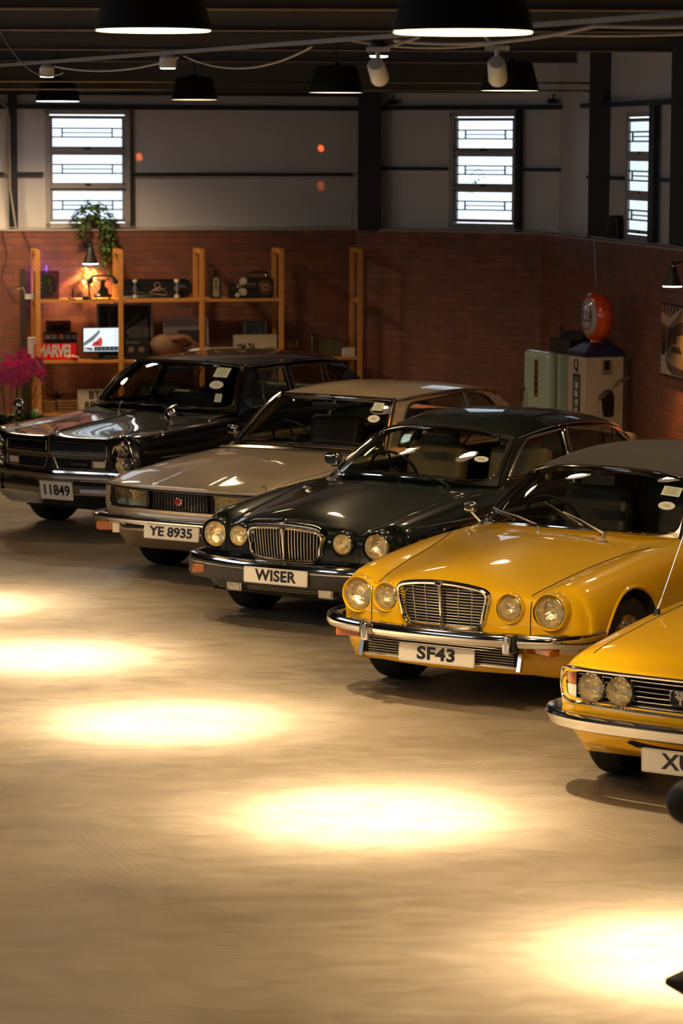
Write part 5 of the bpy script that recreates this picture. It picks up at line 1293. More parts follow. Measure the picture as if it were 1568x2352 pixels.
def spothead(c, aim, lb, power, arm=None):
    t = thing('spotlight', lb, 'spotlight', (c[0],c[1],c[2]), 0, None); c = Vector(c); d = (Vector(aim)-c).normalized()
    q = d.to_track_quat('Z','Y').to_matrix().to_4x4()
    b = B(); b.lathe([(.0005,-.07),(.036,-.068),(.042,-.055),(.044,.055),(.041,.062),(.036,.05),(.0005,.045)], n=22, mtx=q); b.out('lamp_housing', M['white_m'], t)
    b = B(); b.lathe([(.0005,.050),(.036,.051)], n=22, mtx=q); b.out('lamp_face', M['glow'], t)
    b = B(); b.tube([(0,0,.0),(.0,.02,.06),(0,0,.10)], .012, 8); b.box((0,0,.105), (.11,.03,.02)); b.tube([(0,0,.11),(0,0,.165)] if arm is None else [(0,0,.10),(arm[0],arm[1],.165)], .008, 6); b.out('bracket', M['white_m'], t)
    spot('spothead_beam', c+d*.07, aim, power, WARM2, 75, .9, .04)
spothead((.165,14.05,3.70), (1.1,18.2,.9), 'white cylindrical spot head tilted to the right beside the glowing downlight', HEAD1, (.195,.05))
spothead((.70,13.50,3.69), (1.2,17.4,.7), 'white cylindrical spot head tilted to the left in front of a black pendant', HEAD2, (-.065,.0))
# cables slung along the roof
def sag(a, b_, s, n=14): 
    a = Vector(a); b_ = Vector(b_); return [a+(b_-a)*k/n-Vector((0,0,1))*s*4*(k/n)*(1-k/n) for k in range(n+1)]
def cable(pts, r, lb, m='cable'):
    b = B(); b.tube(pts, r, 6); o = b.out('cable', M[m]); tag(o, lb, 'cable'); return o
cable(sag(trky(14.4),trky(12.6),.04)+sag(trky(12.6),(2.4,10.6,3.86),.03)[1:], .008, 'bundle of pale cables from the middle spot heads to the right edge')
cable(sag(trky(14.9)+Vector((0,0,.02)),(.95,14.2,3.88),.05)+sag((.95,14.2,3.88),(2.6,11.6,3.93),.05)[1:], .006, 'lower pale cable looping right of the glowing downlight')
cable(sag(trky(16.95),trky(15.3),.09), .006, 'thin cable sagging in a loop between the left and middle downlights')
cable([p+Vector((.03,0,-.006)) for p in sag(trky(19.1),trky(17.1),.05)], .007, 'taut pale cable between the two left downlights')
cable(sag((-2.3,20.0,4.1),(-1.75,18.6,3.80),.12), .004, 'thin wire hooping down from the roof at the far left')
cable(sag((-6,29.6,3.98),(5,29.6,3.98),.0), .012, 'upper of two long thin conduits crossing the hall in front of the far wall','dchrome')
cable(sag((-6,29.4,3.90),(5,29.4,3.90),.0), .012, 'lower of two long thin conduits crossing the hall in front of the far wall','dchrome')
def wallp(P, d, a, off, z): n = Vector((-d.y,d.x,0)); return P+d*a+n*off+Vector((0,0,z))
random.seed(3)
cable([wallp(P1,d1,-3.8+.25*k,.02+random.uniform(0,.05),LEDGE+.03+random.uniform(0,.012)) for k in range(16)], .006, 'white cable lying along the brick ledge under the left window')
cable([wallp(P1,d2,.1+.2*k,.02+random.uniform(0,.05),LEDGE+.03+random.uniform(0,.012)) for k in range(12)], .006, 'white cable lying along the brick ledge under the middle window')
cable([wallp(C2,d3,.1+.34*k,.02+random.uniform(0,.02),LEDGE+.027+random.uniform(0,.006)) for k in range(16)], .008, 'pale cable running along the ledge of the right brick wall')
cable([wallp(P1,d1,-3.85,-.02,2.45),wallp(P1,d1,-3.80,-.02,2.2),wallp(P1,d1,-3.86,-.02,1.95),wallp(P1,d1,-3.75,-.02,1.75),wallp(P1,d1,-3.6,-.03,1.6)], .004, 'thin dark wire wandering down the brick at the left edge', 'blackm')
cable([wallp(P1,d1,-3.63,-.02,2.44),wallp(P1,d1,-3.55,-.02,2.25),wallp(P1,d1,-3.45,-.02,1.9),wallp(P1,d1,-3.42,-.02,1.5)], .004, 'thin dark wire hanging behind the first shelf post', 'blackm')
cable([(-3.62,31.42,3.80),(-3.55,31.42,3.74),(-3.53,31.42,3.6),(-3.53,31.42,2.9),(-3.47,31.42,2.46)], .010, 'bent pale conduit beside the far left post', 'cable')
cable([wallp(P1,d1,.08,.12,3.2),wallp(P1,d1,.05,.12,2.9),wallp(P1,d1,-.02,.10,2.6),wallp(P1,d1,.0,.10,2.46)], .007, 'pale cable drooping beside the wide dark column', 'cable')
# ledge loudspeaker
t = thing('loudspeaker', 'black arched loudspeaker on the brick ledge between the right column and window', 'speaker', (2.655,28.65,LEDGE+.018), -.9)
b = B(); b.prism([(-.075,0),(.075,0),(.075,.17),(.06,.215),(.03,.235),(-.03,.235),(-.06,.215),(-.075,.17)], lambda u,v:(u,-.06,v), lambda u,v:(u,.06,v)); o = b.out('cabinet', M['blackm'], t, smooth=False); bevel(o,.008,2)
b = B(); b.cyl((0,-.062,.09), .055, .008, 20, 'Y'); b.cyl((0,-.062,.185), .025, .008, 16, 'Y'); b.out('grille', M['rubber'], t)
# small roof brackets on the top girt
for k,(P,d,a,lb) in enumerate(((P1,d2,.42,'small black clamp on the top rail right of the wide column'),(P1,d2,2.40,'small black clamp on the top rail left of the narrow column'),(C2,d3,2.1,'small black clamp on the top rail above the right window'))):
    q = wallp(P,d,a,.08,3.79); t = thing('clamp', lb, 'clamp', q); b = B(); b.box((0,0,.03), (.09,.06,.05), rz=.3); b.out('jaw', M['blackm'], t, smooth=False); b = B(); b.tube([(0,0,.05),(.02,0,.11)], .012, 6); b.out('screw', M['blackm'], t)

# narrow orange spots added near the wall stand in for sun patches on the cladding
for (tx,ty,tz,p_) in ((-2.19,31.88,3.23,34),(-.237,32.31,3.33,42),(-.237,32.31,2.93,14)): spot('sun_glint', (tx+.10,ty-1.0,3.87), (tx,ty,tz), p_*2.2, (1.0,.16,.02), 3.6, .3, .008)
# ------------------------------------------------------------------ pine shelving along the back wall
S0 = Vector((-1.4843,31.2457,0)); nS = Vector((-math.sin(AL), math.cos(AL), 0))
def SL(w, y, z): return S0+d1*w+nS*y+Vector((0,0,z))
sh = thing('shelving_unit', 'tall open pine shelving unit of four bays against the brick wall', 'shelf', S0, AL)
WP = [-1.742,-.868,.0,.86,1.722]
for i,w in enumerate(WP):
    for y in (.022,.43):
        b = B(); b.box((w,y,1.13), (.048,.034,2.26)); b.out('post', M['pine'], sh, smooth=False)
        b = B()
        for k in range(26): b.cyl((w-.026 if False else w, y-.0175, .1+k*.083), .0035, .002, 6, 'Y')
        if i < 2: b.out('post_holes', M['seam'], sh.children[-1], smooth=False)
    for z in (2.235,1.70,1.075,.50): 
        b = B(); b.box((w,.225,z), (.034,.375,.05)); b.out('crossbar', M['pine'], sh, smooth=False)
lv = {0:(1.735,1.10,.545,.12),1:(1.735,1.10,.545,.12),2:(1.735,1.10,.545,.12),3:(1.10,.545,.12)}
for i in range(4):
    for z in lv[i]:
        b = B(); b.box(((WP[i]+WP[i+1])/2,.225,z-.012), (WP[i+1]-WP[i]-.052,.40,.020)); b.box(((WP[i]+WP[i+1])/2,.026,z-.016), (WP[i+1]-WP[i]-.052,.016,.030)); b.out('shelf_board', M['pine'], sh, smooth=False)
T1,T2,T3 = 1.736,1.101,.546
def item(name, label, cat, w, y, z, rz=0, group=None): return thing(name, label, cat, SL(w,y,z), AL+rz, group)
def simple(b, nmx, m, t, sm=False): return b.out(nmx, m, t, smooth=sm)
# --- top shelf
t = item('router_box','small white adaptor box with a cable behind the left shelf post','adaptor',-1.83,.25,T1)
simple(B().box((.05,0,.025),(.14,.08,.05)),'case',M['white_m'],t); simple(B().tube([(-.02,0,.05),(-.04,0,.12),(-.10,.02,.10)],.005),'cable',M['cable'],t)
t = item('glass_plaque','clear glass block holding a black hexagonal emblem, left on the top shelf','plaque',-1.64,.14,T1,-.1)
simple(B().box((0,0,.15),(.27,.04,.30)),'block',glassmat('plaque acrylic',(.55,.52,.50),rough=.1),t)
hx = [(.115*math.cos(PI/6+PI/3*k), .15+.130*math.sin(PI/6+PI/3*k)) for k in range(6)]
o = simple(B().prism(hx, lambda u,v:(u,-.026,v), lambda u,v:(u,-.021,v)),'hexagon',mat('plaque dark film',(.02,.025,.022),.3,bump=(30,.4)),t)
b = B()
for (x,z,w,h) in ((-.06,.17,.03,.02),(-.05,.13,.02,.012),(.05,.10,.02,.03),(.03,.19,.008,.08),(.045,.16,.006,.10)): b.box((x,-.0265,z),(w,.001,h))
simple(b,'emblem',M['gold'],o)
t = item('antenna','short black antenna on a small base, left of the telephone','antenna',-1.37,.07,T1); simple(B().box((0,0,.005),(.07,.04,.01)).cyl((0,0,.06),.007,.11,8),'rod',M['blackm'],t)
t = item('device','small black device with a cable in front of the telephone','device',-1.235,.06,T1); o = simple(B().sphere((0,0,.02),.03,10,6,(1.2,.8,.6)),'shell',M['blackm'],t,True); simple(B().tube([(-.03,0,.02),(-.08,0,.05),(-.14,0,.02),(-.19,0,.012)],.003),'cable',M['blackm'],t,True)
t = item('antenna','taller black antenna leaning beside the telephone','antenna',-1.19,.10,T1); simple(B().box((-.02,0,.006),(.11,.05,.012)).box((.0,0,.10),(.016,.014,.20),ry=-.08),'rod',M['blackm'],t)
t = item('telephone','antique brass and black cradle telephone on the top shelf under the lamp','telephone',-1.04,.16,T1)
bm_ = mat('aged brass',(.16,.09,.035),.35,1.0)
o = simple(B().lathe([(.095,.02),(.10,.035),(.06,.06),(.055,.09),(.03,.11),(.025,.17),(.045,.18),(.02,.20),(.0005,.205)],n=20),'body',bm_,t,True)
b = B()
for k in range(4): a = PI/4+PI/2*k; b.tube([(.07*math.cos(a),.07*math.sin(a),.04),(.105*math.cos(a),.105*math.sin(a),.02),(.11*math.cos(a),.11*math.sin(a),.0)],.008)
simple(b,'feet',bm_,t,True)
simple(B().lathe([(.0005,-.02),(.05,-.02),(.05,-.012),(.0005,-.010)],(0,-.075,.085),'Y',20),'dial',M['blackm'],t,True)
simple(B().tube([(-.05,0,.20),(-.055,0,.225)],.006).tube([(.05,0,.20),(.055,0,.225)],.006).tube([(-.06,0,.20),(.06,0,.20)],.007),'cradle',bm_,t,True)
simple(B().tube([(-.13,0,.195),(-.11,0,.235),(-.05,0,.245),(.05,0,.245),(.11,0,.235),(.13,0,.195)],[.024,.015,.011,.011,.015,.024],10).sphere((-.135,0,.185),.03,10,6).sphere((.135,0,.185),.03,10,6),'handset',M['blackm'],t,True)
simple(B().tube([(-.13,.0,.17),(-.12,.02,.10),(-.09,.03,.05)],.004),'cord',M['blackm'],t,True)
t = item('skateboard','black skateboard standing on its long edge on the top shelf, underside out','skateboard',-.47,.20,T1,0)
o = simple(B().prism(rrect(.80,.200,.098,10,0,.104), lambda u,v:(u,-.0+.55*max(0,abs(u)-.26)**2*1.5,v), lambda u,v:(u,.012+.55*max(0,abs(u)-.26)**2*1.5,v)),'deck',mat('black deck lacquer',(.012,.012,.016),.25,coat=.6),t)
for sx in (-.225,.225):
    tr = simple(B().box((sx,-.012,.104),(.055,.02,.05)).tube([(sx,-.04,.03),(sx,-.035,.104),(sx,-.04,.178)],[.010,.016,.010],8),'truck',M['satin'],t,True)
    for z in (.022,.186): simple(B().cyl((sx,-.045,z),.027,.032,16,'Z'),'wheel',mat('wheel urethane',(.55,.50,.36),.5) if 'wheel urethane' not in bpy.data.materials else bpy.data.materials['wheel urethane'],tr,True)
b = B(); gm_ = mat('deck graphic print',(.35,.22,.17),.5)
for k in range(9): a = -.5+k*.33; b.tube([(-.06+.012*k,-.0025,.07+.006*(k%3)),(-.01+.015*k,-.0025,.11+.02*math.sin(a*3)),(.03+.012*k,-.0025,.06+.05*math.cos(a))],.0016,4)
b.tube([(.02+.03*math.cos(a),-.0025,.135+.032*math.sin(a)) for a in [2*PI*k/14 for k in range(14)]],.003,4,closed=True); b.tube([(-.07,-.0025,.06),(.0,-.0025,.045),(.11,-.0025,.03)],.004,4)
simple(b,'deck_graphic',gm_,o,True)
t = item('model_fuel_pump','miniature black petrol pump with round glass head, on the top shelf','model',.165,.14,T1)
o = simple(B().prism([(-.055,0),(.055,0),(.055,.20),(.03,.235),(-.03,.235),(-.055,.20)], lambda u,v:(u,-.045,v), lambda u,v:(u,.045,v)),'body',M['blackm'],t)
simple(B().prism([(-.034,.015),(.034,.015),(.034,.115),(-.034,.115)], lambda u,v:(u,-.049,v), lambda u,v:(u,-.045,v)).prism([(-.034,.122),(.034,.122),(.034,.20),(.017,.222),(-.017,.222),(-.034,.20)], lambda u,v:(u,-.049,v), lambda u,v:(u,-.045,v)),'face_panel',mat('cream enamel',(.50,.42,.24),.5),o)
simple(B().box((0,-.0495,.19),(.036,.001,.010)).box((0,-.0495,.168),(.022,.001,.012)).box((0,-.0495,.148),(.026,.001,.010)).box((0,-.0495,.108),(.044,.001,.004)).box((0,-.0495,.098),(.03,.001,.006)),'print',M['seam'],o)
simple(B().lathe([(.034,-.018),(.038,0),(.034,.018)],(0,0,.278),'Y',20).lathe([(.0005,.004),(.030,.004)],(0,-.016,.278),'Y',20),'globe_ring',M['chrome'],t,True); simple(B().cyl((0,0,.24),.014,.02,10),'neck',M['blackm'],t,True)
simple(B().tube([(.06,-.02,.20),(.075,-.02,.16),(.07,-.02,.09),(.065,-.02,.07)],.005).cyl((.06,-.02,.20),.012,.03,8,'X'),'hose',M['satin'],t,True)
t = item('model_projector','miniature black film projector with two perforated reels on the top shelf','model',.40,.10,T1)
simple(B().box((-.02,.02,.075),(.15,.09,.15)),'body',M['blackm'],t); simple(B().box((-.06,-.028,.098),(.04,.004,.010)).box((-.06,-.028,.098),(.02,.004,.018)),'emblem',M['gold'],t)
reel_m = mat('pale reel',(.50,.44,.33),.5)
def reel(p, r, hr=.007, par=None):
    outer = [(r*math.cos(2*PI*k/28), r*math.sin(2*PI*k/28)) for k in range(28)]
    hl = [[(r*.62*math.cos(PI/3*j+.3)+r*.17*math.cos(2*PI*k/10), r*.62*math.sin(PI/3*j+.3)+r*.17*math.sin(2*PI*k/10)) for k in range(10)] for j in range(6)]
    vs,fs = flat2d(outer, hl, .006); b = B(); b.add([(p[0]+u,p[1]+w,p[2]+v) for u,v,w in vs],fs); return simple(b,'reel',reel_m,par)
reel((.05,-.055,.182),.040,par=t); reel((.05,-.055,.068),.040,par=t)
b = B(); b.tube([(-.01,-.05,.035),(-.01,-.035,.035)],.024,14); simple(b,'lens_ring',reel_m,t,True)
b = B()
for (x,z) in ((.0,.142),(.028,.150),(-.012,.115),(.02,.095),(.01,.08),(.03,.128)): b.cyl((x,-.028,z),.007,.01,10,'Y')
b.box((.012,-.028,.125),(.04,.004,.006)); simple(b,'rollers',reel_m,t,True)
t = item('radio','black retro portable radio with round dial and carry handle','radio',.625,.13,T1)
o = simple(B().prism(rrect(.335,.215,.032,6,0,.108), lambda u,v:(u,-.05,v), lambda u,v:(u,.05,v)),'case',M['blackm'],t); bevel(o,.008,2)
simple(B().tube([(u,-.052,v) for u,v in rrect(.325,.206,.03,6,0,.108)],.0022,5,closed=True),'case_trim',mat('dull brass trim',(.22,.16,.10),.35,1),t,True)
simple(B().tube([(.075+.072*math.cos(2*PI*k/32),-.056,.112+.072*math.sin(2*PI*k/32)) for k in range(32)],.0045,6,closed=True),'dial_ring',mat('copper ring',(.62,.42,.30),.3,1),t,True)
simple(B().lathe([(.0005,-.006),(.050,-.004),(.054,.0)],(.075,-.052,.112),'Y',28),'dial',mat('copper dial',(.42,.22,.15),.3,.8,bump=(40,.6)),t,True); simple(B().cyl((.075,-.064,.112),.012,.012,14,'Y'),'knob',M['blackm'],t,True)
simple(B().tube([(-.125,0,.225),(-.115,0,.262),(-.05,0,.276),(.05,0,.276),(.10,0,.268),(.115,0,.225)],.013,8),'handle',M['blackm'],t,True)
simple(B().sphere((-.075,-.02,.238),.010,8,6).sphere((.09,-.02,.236),.010,8,6),'handle_rivet',M['chrome'],t,True); simple(B().tube([(.115,.02,.22),(.125,.02,.36)],.002,5),'aerial',M['chrome'],t,True)
vs,fs = textgeo('RADIO',.022,.001,.0005,sx=.9,space=1.7); b = B(); b.add([(u-.085,-.0515-w,v+.150) for u,v,w in vs],fs); simple(b,'lettering',reel_m,t); simple(B().box((-.085,-.0515,.122),(.12,.001,.008)),'tuning_scale',M['gold'],t)
# --- middle shelf
t = item('sign','red box sign with bold white capital lettering on the middle shelf','sign',-1.555,.10,T2)
o = simple(B().box((0,0,.085),(.44,.05,.17)),'case',mat('sign red',(.62,.005,.012),.4,emis=(.7,.0,.01),es=.10),t)
vs,fs = textgeo('MARVEL',.178,.003,.006,sx=.66,space=.86); b = B(); b.add([(u-.002,-.027-w,v+.087) for u,v,w in vs],fs); simple(b,'lettering',M['paper'],o)
t = item('white_box','tall white box behind the red sign','box',-1.80,.22,T2); simple(B().box((.02,0,.115),(.09,.14,.23)),'carton',M['paper'],t); simple(B().box((.02,-.071,.218),(.088,.002,.004)),'lid_line',M['cable'],t)
t = item('santa_hat','small red felt hat with white trim in front of the red sign','hat',-1.36,.03,T2); simple(B().sphere((0,0,.018),.04,10,6,(1.3,.6,.45)),'felt',mat('red felt',(.4,.01,.01),.9),t,True); simple(B().tube([(.05,0,.015),(.03,-.01,.035),(-.02,-.01,.04)],.007).sphere((-.06,0,.035),.014,8,6),'fur_trim',M['stickerw'],t,True)
t = item('model_car','dark boxed model car standing behind the red sign, on top of a stack','model',-1.50,.30,T2+.285)
simple(B().box((0,0,.06),(.26,.12,.115)),'case',glassmat('display case',(.35,.33,.36),rough=.05),t); simple(B().box((0,0,.03),(.2,.07,.03)).box((0,0,.055),(.1,.06,.03)),'car_shell',mat('grey model',(.14,.12,.13),.3,coat=1),t)
t = item('model_train','stack of small grey and orange model boxes behind the red sign','model',-1.48,.27,T2); simple(B().box((0,0,.14),(.34,.16,.28)),'lower_box',M['blackm'],t)
b = B()
for k in range(5): b.box((-.14+.07*k,-.082,.235),(.055,.006,.045))
simple(b,'label_row',mat('grey label',(.16,.17,.18),.5),t); simple(B().box((.0,-.086,.24),(.022,.004,.05)),'orange_label',mat('orange label',(.75,.25,.02),.5),t)
t = item('monitor','small flat television showing a bright picture with a red car','monitor',-1.055,.10,T2,.03)
o = simple(B().box((0,0,.205),(.425,.03,.275)),'bezel',M['blackm'],t); simple(B().box((0,.03,.035),(.05,.03,.07)).box((0,.0,.006),(.22,.14,.012)),'stand',M['blackm'],t)
def scr(x0,x1,z0,z1,c,e,nmx='picture'):
    m_ = bpy.data.materials.get('screen %s'%(c,)) or mat('screen %s'%(c,), (0,0,0), .3, emis=c, es=e); simple(B().box(((x0+x1)/2,-.0165-random.random()*.0006,(z0+z1)/2),(x1-x0,.001,z1-z0)),nmx,m_,o)
scr(-.202,.202,.085,.330,(.80,.90,.92),1.15,'screen')
def scrp(poly,c,e,dy=.0185):
    m_ = bpy.data.materials.get('screen %s'%(c,)) or mat('screen %s'%(c,), (0,0,0), .3, emis=c, es=e); simple(B().prism(poly, lambda u,v:(u,-dy,v), lambda u,v:(u,-dy+.0008,v)),'picture',m_,o)
scrp([(-.20,.18),(-.08,.27),(-.03,.32),(-.03,.28),(-.10,.20),(-.20,.14)],(.16,.20,.19),1); scrp([(-.12,.14),(-.10,.18),(-.06,.20),(-.02,.24),(.0,.20),(-.01,.14)],(.75,.05,.03),1,.0195); scrp([(-.09,.17),(-.05,.19),(-.03,.17),(-.06,.155)],(.05,.07,.12),1,.0205)
for k in range(6): scrp(rrect(.048,.006,.002,2,.145,.31-.03*k),(.35,.42,.42),1)
scrp([(-.09,.09),(.20,.09),(.20,.135),(-.09,.135)],(.03,.04,.05),1); 
for k in range(6): scrp(rrect(.012,.014,.004,2,-.06+.045*k,.112),(.35,.4,.4),1,.0195)
scrp([(-.20,.09),(-.10,.09),(-.10,.13),(-.20,.13)],(.55,.58,.6),1,.0190); scrp([(-.19,.12),(-.14,.125),(-.10,.10),(-.12,.095)],(.06,.06,.07),1,.0200)
def picture(nmx, label, w, y, z, W_, H_, fm, im, lean=.12, mount=None, art=()):
    t = item(nmx, label, 'picture', w, y, z); R_ = Matrix.Rotation(-lean,3,'X')
    def tf(b): b.v = [tuple(R_@Vector(p)) for p in b.v]; return b
    fo = simple(tf(B().box((0,0,H_/2),(W_,.02,H_))),'frame',fm,t)
    simple(tf(B().box((0,-.011,H_/2),(W_-.045,.002,H_-.045))),'picture_sheet',im,fo)
    if mount: simple(tf(B().box((mount[0],-.0128,mount[1]),(mount[2],.001,mount[3]))),'print',mount[4],fo)
    for (poly,m_) in art: simple(tf(B().prism(poly, lambda u,v:(u,-.0150,v), lambda u,v:(u,-.0140,v))),'print_detail',m_,fo)
    return t
dg = mat('dark glossy print',(.035,.04,.042),.12,coat=1,bump=(4,.2)); gp = mat('grey print tone',(.16,.16,.165),.3,coat=1); ml = mat('aluminium frame',(.35,.33,.31),.4,.8)
picture('framed_picture','large framed dark poster with a glossy street scene behind the television', -.775,.34,T2,.60,.575,ml,dg,.10,art=[([(0,.28),(.24,.42),(.26,.22),(.06,.18)],gp),([(-.02,.33),(.16,.47),(.18,.44),(.0,.30)],mat('print olive',(.06,.05,.02),.3))])
picture('framed_picture','white mounted picture with a dark landscape strip, leaning between the second and third bays', -.115,.345,T2,.49,.42,M['paper'],mat('mount board',(.42,.38,.35),.7),.09,(.06,.20,.30,.17,mat('slate print',(.06,.055,.07),.5)))
picture('framed_picture','small grey-framed picture of two seated figures in the third bay', .63,.30,T2+.03,.255,.36,mat('grey wood frame',(.16,.14,.13),.6),mat('charcoal print',(.05,.05,.055),.4),.08,art=[([(-.06,.10),(-.03,.22),(-.01,.24),(.0,.16),(.04,.24),(.06,.22),(.07,.10)],gp)])
t = item('poster_board','cream board with faint lettering and black letters, standing in the third bay','board',.60,.16,T2); simple(B().box((0,0,.12),(.475,.012,.24)),'board',mat('cream board',(.46,.39,.28),.7),t)
vs,fs = textgeo('YM 74',.125,.001,.003,sx=.62,space=.95); b = B(); b.add([(u-.105,-.0075-w,v+.095) for u,v,w in vs],fs); simple(b,'lettering',M['seam'],t)
simple(B().prism([(.05,.07),(.10,.09),(.17,.11),(.22,.10),(.20,.075),(.12,.06)], lambda u,v:(u,-.0078,v), lambda u,v:(u,-.007,v)),'car_drawing',mat('pencil print',(.16,.13,.10),.7),t)
t = item('poster_board','long low cream board with small script, leaning under the white picture','board',.17,.10,T2); simple(B().box((0,0,.055),(.50,.012,.115)),'board',bpy.data.materials['cream board'],t); vs,fs = textgeo('Classic Car',.03,.001,.0,sx=1); b = B(); b.add([(u+.02,-.0075-w,v+.075) for u,v,w in vs],fs); simple(b,'lettering',bpy.data.materials['pencil print'],t)
t = item('leather_bag','crumpled brown leather bag with fur lying on the middle shelf','bag',-.33,.17,T2)
fur = mat('brown fur',(.20,.11,.06),.95,bump=(60,1.0)); simple(B().sphere((-.05,0,.13),.15,18,12,(1.1,.7,.85)).sphere((.10,.02,.19),.12,18,12,(1.4,.7,.6)).sphere((.27,.0,.10),.07,14,8,(1.6,.8,.6)),'fur',fur,t,True); simple(B().sphere((.32,-.04,.07),.085,14,8,(1.5,.7,.55)),'pale_lining',M['paper'],t,True)
simple(B().tube([(.0,-.08,.20),(.15,-.09,.22),(.28,-.08,.15),(.36,-.07,.10)],[.018,.022,.02,.012],8),'strap',mat('saddle leather',(.16,.06,.025),.5),t,True)
t = item('amplifier','black boxy amplifier with two small dials beside the third post','amplifier',-.69,.13,T2); simple(B().box((0,0,.11),(.24,.22,.22)),'case',M['blackm'],t)
b = B()
for x in (-.07,.04): b.lathe([(.0005,-.004),(.030,-.003),(.032,0)],(x,-.112,.10),'Y',18)
simple(b,'dial',mat('dim dial',(.16,.09,.05),.4),t,True); simple(B().box((-.05,-.112,.185),(.16,.002,.006)).box((-.05,-.112,.170),(.14,.002,.005)),'lettering',gp,t)
t = item('red_box','low dark red lacquer box in the fourth bay','box',1.02,.16,T2); simple(B().box((0,0,.05),(.23,.2,.10)),'case',mat('oxblood lacquer',(.07,.006,.008),.3),t); simple(B().tube([(-.06,0,.10),(-.05,0,.125),(-.02,0,.10)],.005).tube([(.03,0,.10),(.035,0,.15),(.05,0,.19)],.003),'handle',M['gold'],t,True)
t = item('trophy','slim bronze statuette in a glass case in the fourth bay','trophy',1.235,.18,T2); simple(B().lathe([(.05,0),(.05,.02),(.03,.03),(.028,.16),(.035,.2),(.02,.23),(.0005,.24)],n=14),'figure',mat('dull bronze',(.14,.10,.05),.4,.7),t,True); simple(B().tube([(.0+.02*math.cos(a),0,.245+.02*math.sin(a)) for a in [PI*k/8 for k in range(9)]],.005),'crown',M['chrome'],t,True)
t = item('glass_box','glass display box of greenish pieces in the fourth bay','box',1.415,.20,T2); simple(B().box((0,0,.10),(.22,.16,.19)),'case',mat('olive glass case',(.10,.085,.05),.2,coat=1,bump=(14,.6)),t); simple(B().tube([(-.115,-.085,.0),(-.115,-.085,.20),(.115,-.085,.20),(.115,-.085,0)],.006),'case_edge',bpy.data.materials['dull bronze'],t)
t = item('white_carton','small pale carton at the right end of the middle shelf','box',1.61,.12,T2); simple(B().box((0,0,.045),(.13,.12,.09)),'carton',M['paper'],t)
# --- lower shelf
def crate(w, y, z, L, H, label, rz=0):
    t = item('crate', label, 'crate', w, y, z, rz, 'slatted wooden crates'); m_ = bpy.data.materials.get('crate wood') or mat('crate wood',(.22,.10,.035),.7,bump=(10,.4))
    for k in range(4): simple(B().box((0,-.10,H*(.13+.25*k)),(L,.010,H*.15)).box((0,.10,H*(.13+.25*k)),(L,.010,H*.15)).box((-L/2,0,H*(.13+.25*k)),(.010,.2,H*.15)).box((L/2,0,H*(.13+.25*k)),(.010,.2,H*.15)),'slat_row',m_,t)
    for sx in (-1,1): simple(B().box((sx*(L/2-.014),-.09,H/2),(.022,.012,H)),'corner_post',m_,t)
    simple(B().box((0,0,.006),(L,.2,.008)),'base',m_,t)
    return t
crate(-1.63,.16,T3,.13,.125,'narrow slatted wooden crate beside the left front shelf post'); crate(-1.44,.14,T3,.20,.135,'wider slatted wooden crate with greenery above it on the lower shelf')
t = item('potted_succulent','dim green plant growing behind the wooden crates','plant',-1.50,.32,T3); simple(B().lathe([(.05,0),(.065,.12),(.0005,.12)],n=14),'pot',M['terracotta'],t,True); b = B()
for k in range(26): a = random.uniform(0,6.28); leaf(b,(0,0,.12),random.uniform(.08,.17),.03,a,random.uniform(.4,1.3),.3)
simple(b,'leaves',M['leaf'],t,True)
t = item('number_plate','square white number plate reading BT 8891 leaning on the lower shelf','number plate',-1.14,.10,T3,.05)
R_ = Matrix.Rotation(-.10,3,'X'); b = B().prism(rrect(.365,.235,.012,3,0,.118), lambda u,v:R_@Vector((u,-.002,v)), lambda u,v:R_@Vector((u,.002,v))); o = simple(b,'plate',mat('worn plate',(.42,.36,.27),.6,bump=(20,.4)),t)
for tx,z in (('BT',.170),('8891',.060)):
    vs,fs = textgeo(tx,.115,.001,.004,sx=.85,space=1.15); b = B(); b.add([R_@Vector((u,-.003-w,v+z)) for u,v,w in vs],fs); simple(b,'lettering',M['plateblk'],o)
for k,(w,y,z,c,lb,dd) in enumerate(((-.45,.2,T3,(.03,.03,.03),'dark storage box on the lower shelf in the second bay',(.4,.25,.28)),(.35,.2,T3,(.05,.03,.02),'brown storage box on the lower shelf in the third bay',(.45,.25,.3)))):
    t = item('storage_box',lb,'box',w,y,z); simple(B().box((0,0,dd[2]/2),dd),'carton',mat('box tone %d'%k,c,.7),t); simple(B().box((0,0,dd[2]+.006),(dd[0]+.01,dd[1]+.01,.02)),'lid',M['blackm'],t)
